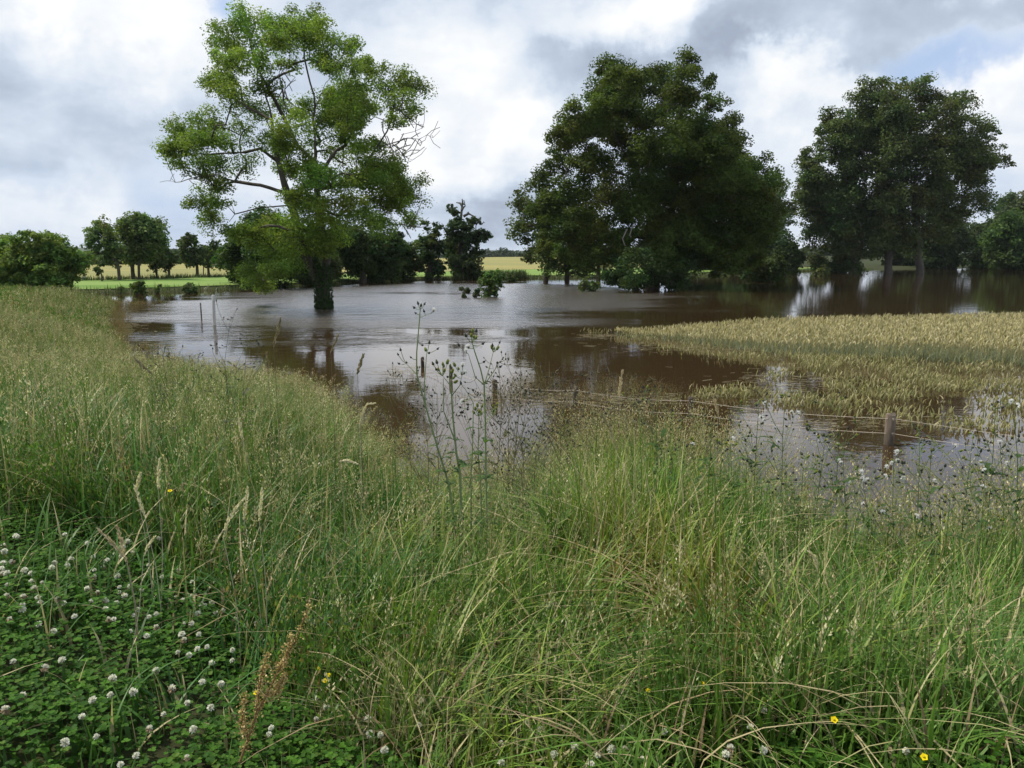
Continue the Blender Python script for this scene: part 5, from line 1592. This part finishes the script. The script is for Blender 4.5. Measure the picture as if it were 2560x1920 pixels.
for a in [
 ('pale upright seed head, left of a close pair in the tall grass on the left', [(351, 1183), (346, 1205), (341, 1226)], 4.3, PALE),
 ('pale upright seed head, right and taller one of a close pair on the left', [(398, 1147), (397, 1185), (396, 1226)], 4.3, PALE),
 ('drooping forked pale seed head just below the close pair on the left', [(336, 1214), (348, 1250), (361, 1288)], 4.2, PALE),
 ('pale pointed seed head, left one of two close uprights in mid-left grass', [(620, 1217), (615, 1258), (610, 1300)], 4.2, PALE),
 ('pale pointed seed head, right one of two close uprights in mid-left grass', [(655, 1221), (652, 1260), (648, 1300)], 4.2, PALE),
 ('curving pale seed head leaning left of the two close uprights', [(611, 1246), (585, 1275), (568, 1305), (559, 1345)], 4.1, PALE),
 ('bright thin seed head highest in the sward left of the middle', [(598, 1047), (601, 1070), (605, 1095)], 4.8, PALE),
 ('fan-like tan seed head over the clover, left blade of a spread pair', [(243, 1322), (275, 1350), (300, 1380), (318, 1405)], 3.9, TAN),
 ('fan-like tan seed head over the clover, upright one of a spread pair', [(291, 1315), (303, 1350), (316, 1400)], 3.9, TAN),
 ('seed head on a long bare straw stalk bowing over the clover', [(387, 1341), (372, 1362), (359, 1390)], 3.7, PALE, .006, 60, (300, 1690)),
 ('nodding pale seed head hooked over at the dark water edge', [(938, 1008), (918, 1010), (905, 1035), (899, 1065)], 4.9, PALE, .005),
 ('pale nodding seed head above the two close uprights', [(893, 1160), (868, 1150), (850, 1153)], 4.6, PALE, .005),
 ('pale curved seed head alone in the grass right of the middle', [(2021, 1377), (2036, 1392), (2044, 1420)], 3.9, PALE),
 ('dark tall dense seed head against the ash reflection', [(702, 796), (694, 830), (684, 866)], 5.3, DUN, .011, 110),
 ('dun flat-lying seed head over the water at far left', [(334, 893), (352, 910), (378, 934)], 5.6, DUN, .009, 80),
 ('narrow leaning seed head right of the ash reflection', [(846, 836), (838, 856), (827, 880)], 5.4, DUN, .006, 70),
 ('broad dun seed head standing at the right of the narrow leaning one', [(909, 886), (902, 906), (893, 936)], 5.3, DUN, .011, 100),
 ('thin upright seed head rising left of the dark tall one', [(667, 880), (668, 900), (670, 925)], 5.4, DUN, .006, 60),
 ('tall straw seed head at the left of the brown drowned grass', [(1556, 925), (1552, 950), (1548, 990)], 5.0, TAN, .010, 90),
 ('straw seed head leaning over water right of the brown drowned grass', [(1780, 985), (1788, 1005), (1795, 1035)], 5.0, TAN, .010, 80),
 ('long pale feathery seed head arching before the right-hand weeds, upper', [(2320, 1090), (2370, 1140), (2410, 1190), (2440, 1260)], 4.2, (.30, .31, .18), .016, 130),
 ('long pale feathery seed head arching before the right-hand weeds, lower', [(2280, 1150), (2330, 1180), (2380, 1230), (2420, 1300)], 4.2, (.30, .31, .18), .014, 120),
 ('long pale feathery seed head arching at the right edge', [(2420, 1160), (2480, 1210), (2530, 1290), (2560, 1360)], 4.1, (.30, .31, .18), .016, 130),
 ('open feathery seed head leaning left at the left end of the right-hand weeds', [(1500, 1030), (1525, 1075), (1545, 1130)], 4.6, (.33, .29, .18), .014, 110)]:
    seed_head(*a)

# dead dock with rusty seed clusters, bottom left
def dock(label, lines, Y):
    f = atY(*lines[0][0], Y); foot = np.array([f[0], Y, float(gz(f[0], Y))])
    root = empty('dock_plant', foot, label, 'wild plant')
    for ln in lines:
        pts = np.array([atY(a, b_, Y) - foot for a, b_ in ln]); 
        V, Q = tubes(pts, list(range(-1, len(pts) - 1)), np.linspace(.0045, .0015, len(pts)), 6)
        qmesh('stalk', V, Q, M_STEM, root, np.tile([.22, .13, .06], (len(V), 1)))
        seg = np.linalg.norm(np.diff(pts, axis=0), axis=1); cum = np.concatenate([[0], np.cumsum(seg)])
        for t in np.arange(.10, 1.0, .068):
            c = np.array([np.interp(t * cum[-1], cum, pts[:, i]) for i in range(3)])
            n = int(34 * (1.1 - .5 * t))
            P_ = c + r.normal(size=(n, 3)) * np.array([.0095, .0095, .010]) * (1.15 - .5 * t)
            V, Q = leaf_quads(P_, rand_unit(n, r), .0036, r, .8)
            qmesh('seed_cluster', V, Q, M_GRASS, root, np.repeat(mixcol(n, r, [(.42, .31, .13), (.32, .21, .09), (.50, .40, .19)], [3, 2, 2]), 4, 0))
dock('dry dock plant with rusty brown seed clusters leaning in the clover, bottom left', [[(600, 1905), (640, 1790), (690, 1690), (738, 1600), (777, 1505)], [(640, 1790), (648, 1715), (668, 1634)], [(690, 1690), (716, 1640), (728, 1585)], [(620, 1850), (606, 1800), (612, 1735)], [(665, 1740), (690, 1735), (712, 1690)]], 2.38)

# broad dock leaves and thistles low in the grass
def broad(label, px, py, Y, n, L_, w, col, name='broad_leaved_plant', lob=3, up=(.5, 1.4), droop=.45):
    f = atY(px, py, Y); foot = np.array([f[0], Y, float(gz(f[0], Y))])
    root = empty(name, foot, label, 'wild plant', 'broad leaved weeds in the grass')
    h_ = f[2] - foot[2]
    V, Q = tubes(np.array([[0, 0, -.02], [.01, 0, h_ * .5], [0, 0, h_ + .05]]), [-1, 0, 1], np.array([.006, .005, .002]), 6)
    qmesh('stem', V, Q, M_STEM, root, np.tile([.10, .14, .05], (len(V), 1)))
    for k in range(n):
        b_ = Bag()
        a = k * 2.4 + r.uniform(-.3, .3)
        weed_leaf(b_, np.array([0, 0, h_ * r.uniform(.35, 1.0)]), (math.cos(a), math.sin(a), r.uniform(*up)), L_ * r.uniform(.7, 1.2), w * r.uniform(.8, 1.2), col, lob, droop)
        b_.build('leaf', M_LEAF, root)
broad('bright green dock with broad upright leaves in the middle of the bank', 1385, 1330, 4.5, 6, .24, .045, (.07, .14, .022), lob=1, up=(1.2, 2.4), droop=.2)
broad('dark lobed thistle rosette at the bottom right', 2270, 1790, 2.75, 14, .17, .026, (.045, .085, .028), lob=5)
broad('dark lobed weed below the sow thistles, its leaves in tiers', 1180, 1420, 4.2, 16, .19, .03, (.035, .075, .026), lob=5, droop=.7)
broad('lobed weed on the left bank half hidden in tall grass', 520, 1250, 4.6, 12, .18, .028, (.045, .085, .028), lob=4, droop=.6)
broad('grey-green lobed weed right of the dry dock plant', 800, 1560, 3.4, 12, .15, .024, (.06, .095, .05), lob=5, droop=.6)
broad('small lobed weed on the bank in front of the second fence post', 1690, 1560, 3.6, 8, .13, .022, (.08, .11, .035), lob=4)
print('clovers', nclo[0])

# straw and scum drifting on the water
ds = Bag()
def drift(px, py, rx, ry, n, L_=.10):
    q_ = np.array([at(px + a * rx, py + b_ * ry) for a, b_ in r.normal(size=(n, 2)) * .6])
    a = r.normal(0, .35, n); l_ = L_ * r.uniform(.3, 1.3, n) * (q_[:, 1] / 12) ** .6
    w = .006 * (q_[:, 1] / 12)
    d = np.stack([np.cos(a), np.sin(a), 0 * a], 1); e_ = np.stack([-np.sin(a), np.cos(a), 0 * a], 1)
    q_[:, 2] = .006
    l_ = l_[:, None]; w = w[:, None]
    V = np.stack([q_ - d * l_ - e_ * w, q_ + d * l_ - e_ * w, q_ + d * l_ + e_ * w, q_ - d * l_ + e_ * w], 1).reshape(-1, 3)
    ds.add(V, np.arange(4 * n).reshape(n, 4), np.repeat(mixcol(n, r, [(.30, .25, .15), (.20, .16, .10), (.36, .33, .22)], [2, 2, 1]), 4, 0))
for a in [(330, 800, 60, 40, 130), (420, 870, 90, 30, 120), (560, 905, 90, 18, 90), (1000, 930, 90, 16, 90), (1300, 1000, 140, 16, 150), (1560, 1000, 140, 16, 150), (1450, 990, 260, 8, 120), (1950, 960, 130, 30, 120),
          (1750, 870, 220, 10, 130), (2100, 1060, 200, 14, 120), (1500, 840, 60, 6, 60)]:
    drift(*a)
tagit(ds.build('floating_straw', M_GRASS), 'bits of straw drifting on the brown flood water', 'straw', kind='stuff')

# ------------------------------------------------------------------ thin haze in the air
hm = newmat('haze_air')
N, M, MR, MIX = NT(hm.node_tree)
pv = N('ShaderNodeVolumePrincipled', inp={'Color': (.80, .88, 1.0, 1), 'Density': 0.00009, 'Anisotropy': 0.2})
N('ShaderNodeOutputMaterial', inp={'Volume': pv.outputs[0]})
X0, X1, Y0, Y1, Z0, Z1 = -3700, 3700, -60, 6200, -4.0, 60
V = [(x, y, z) for z in (Z0, Z1) for x, y in ((X0, Y0), (X1, Y0), (X1, Y1), (X0, Y1))]
hz = qmesh('haze', V, [(3, 2, 1, 0), (4, 5, 6, 7), (0, 1, 5, 4), (1, 2, 6, 5), (2, 3, 7, 6), (3, 0, 4, 7)], hm)
hz['kind'] = 'stuff'
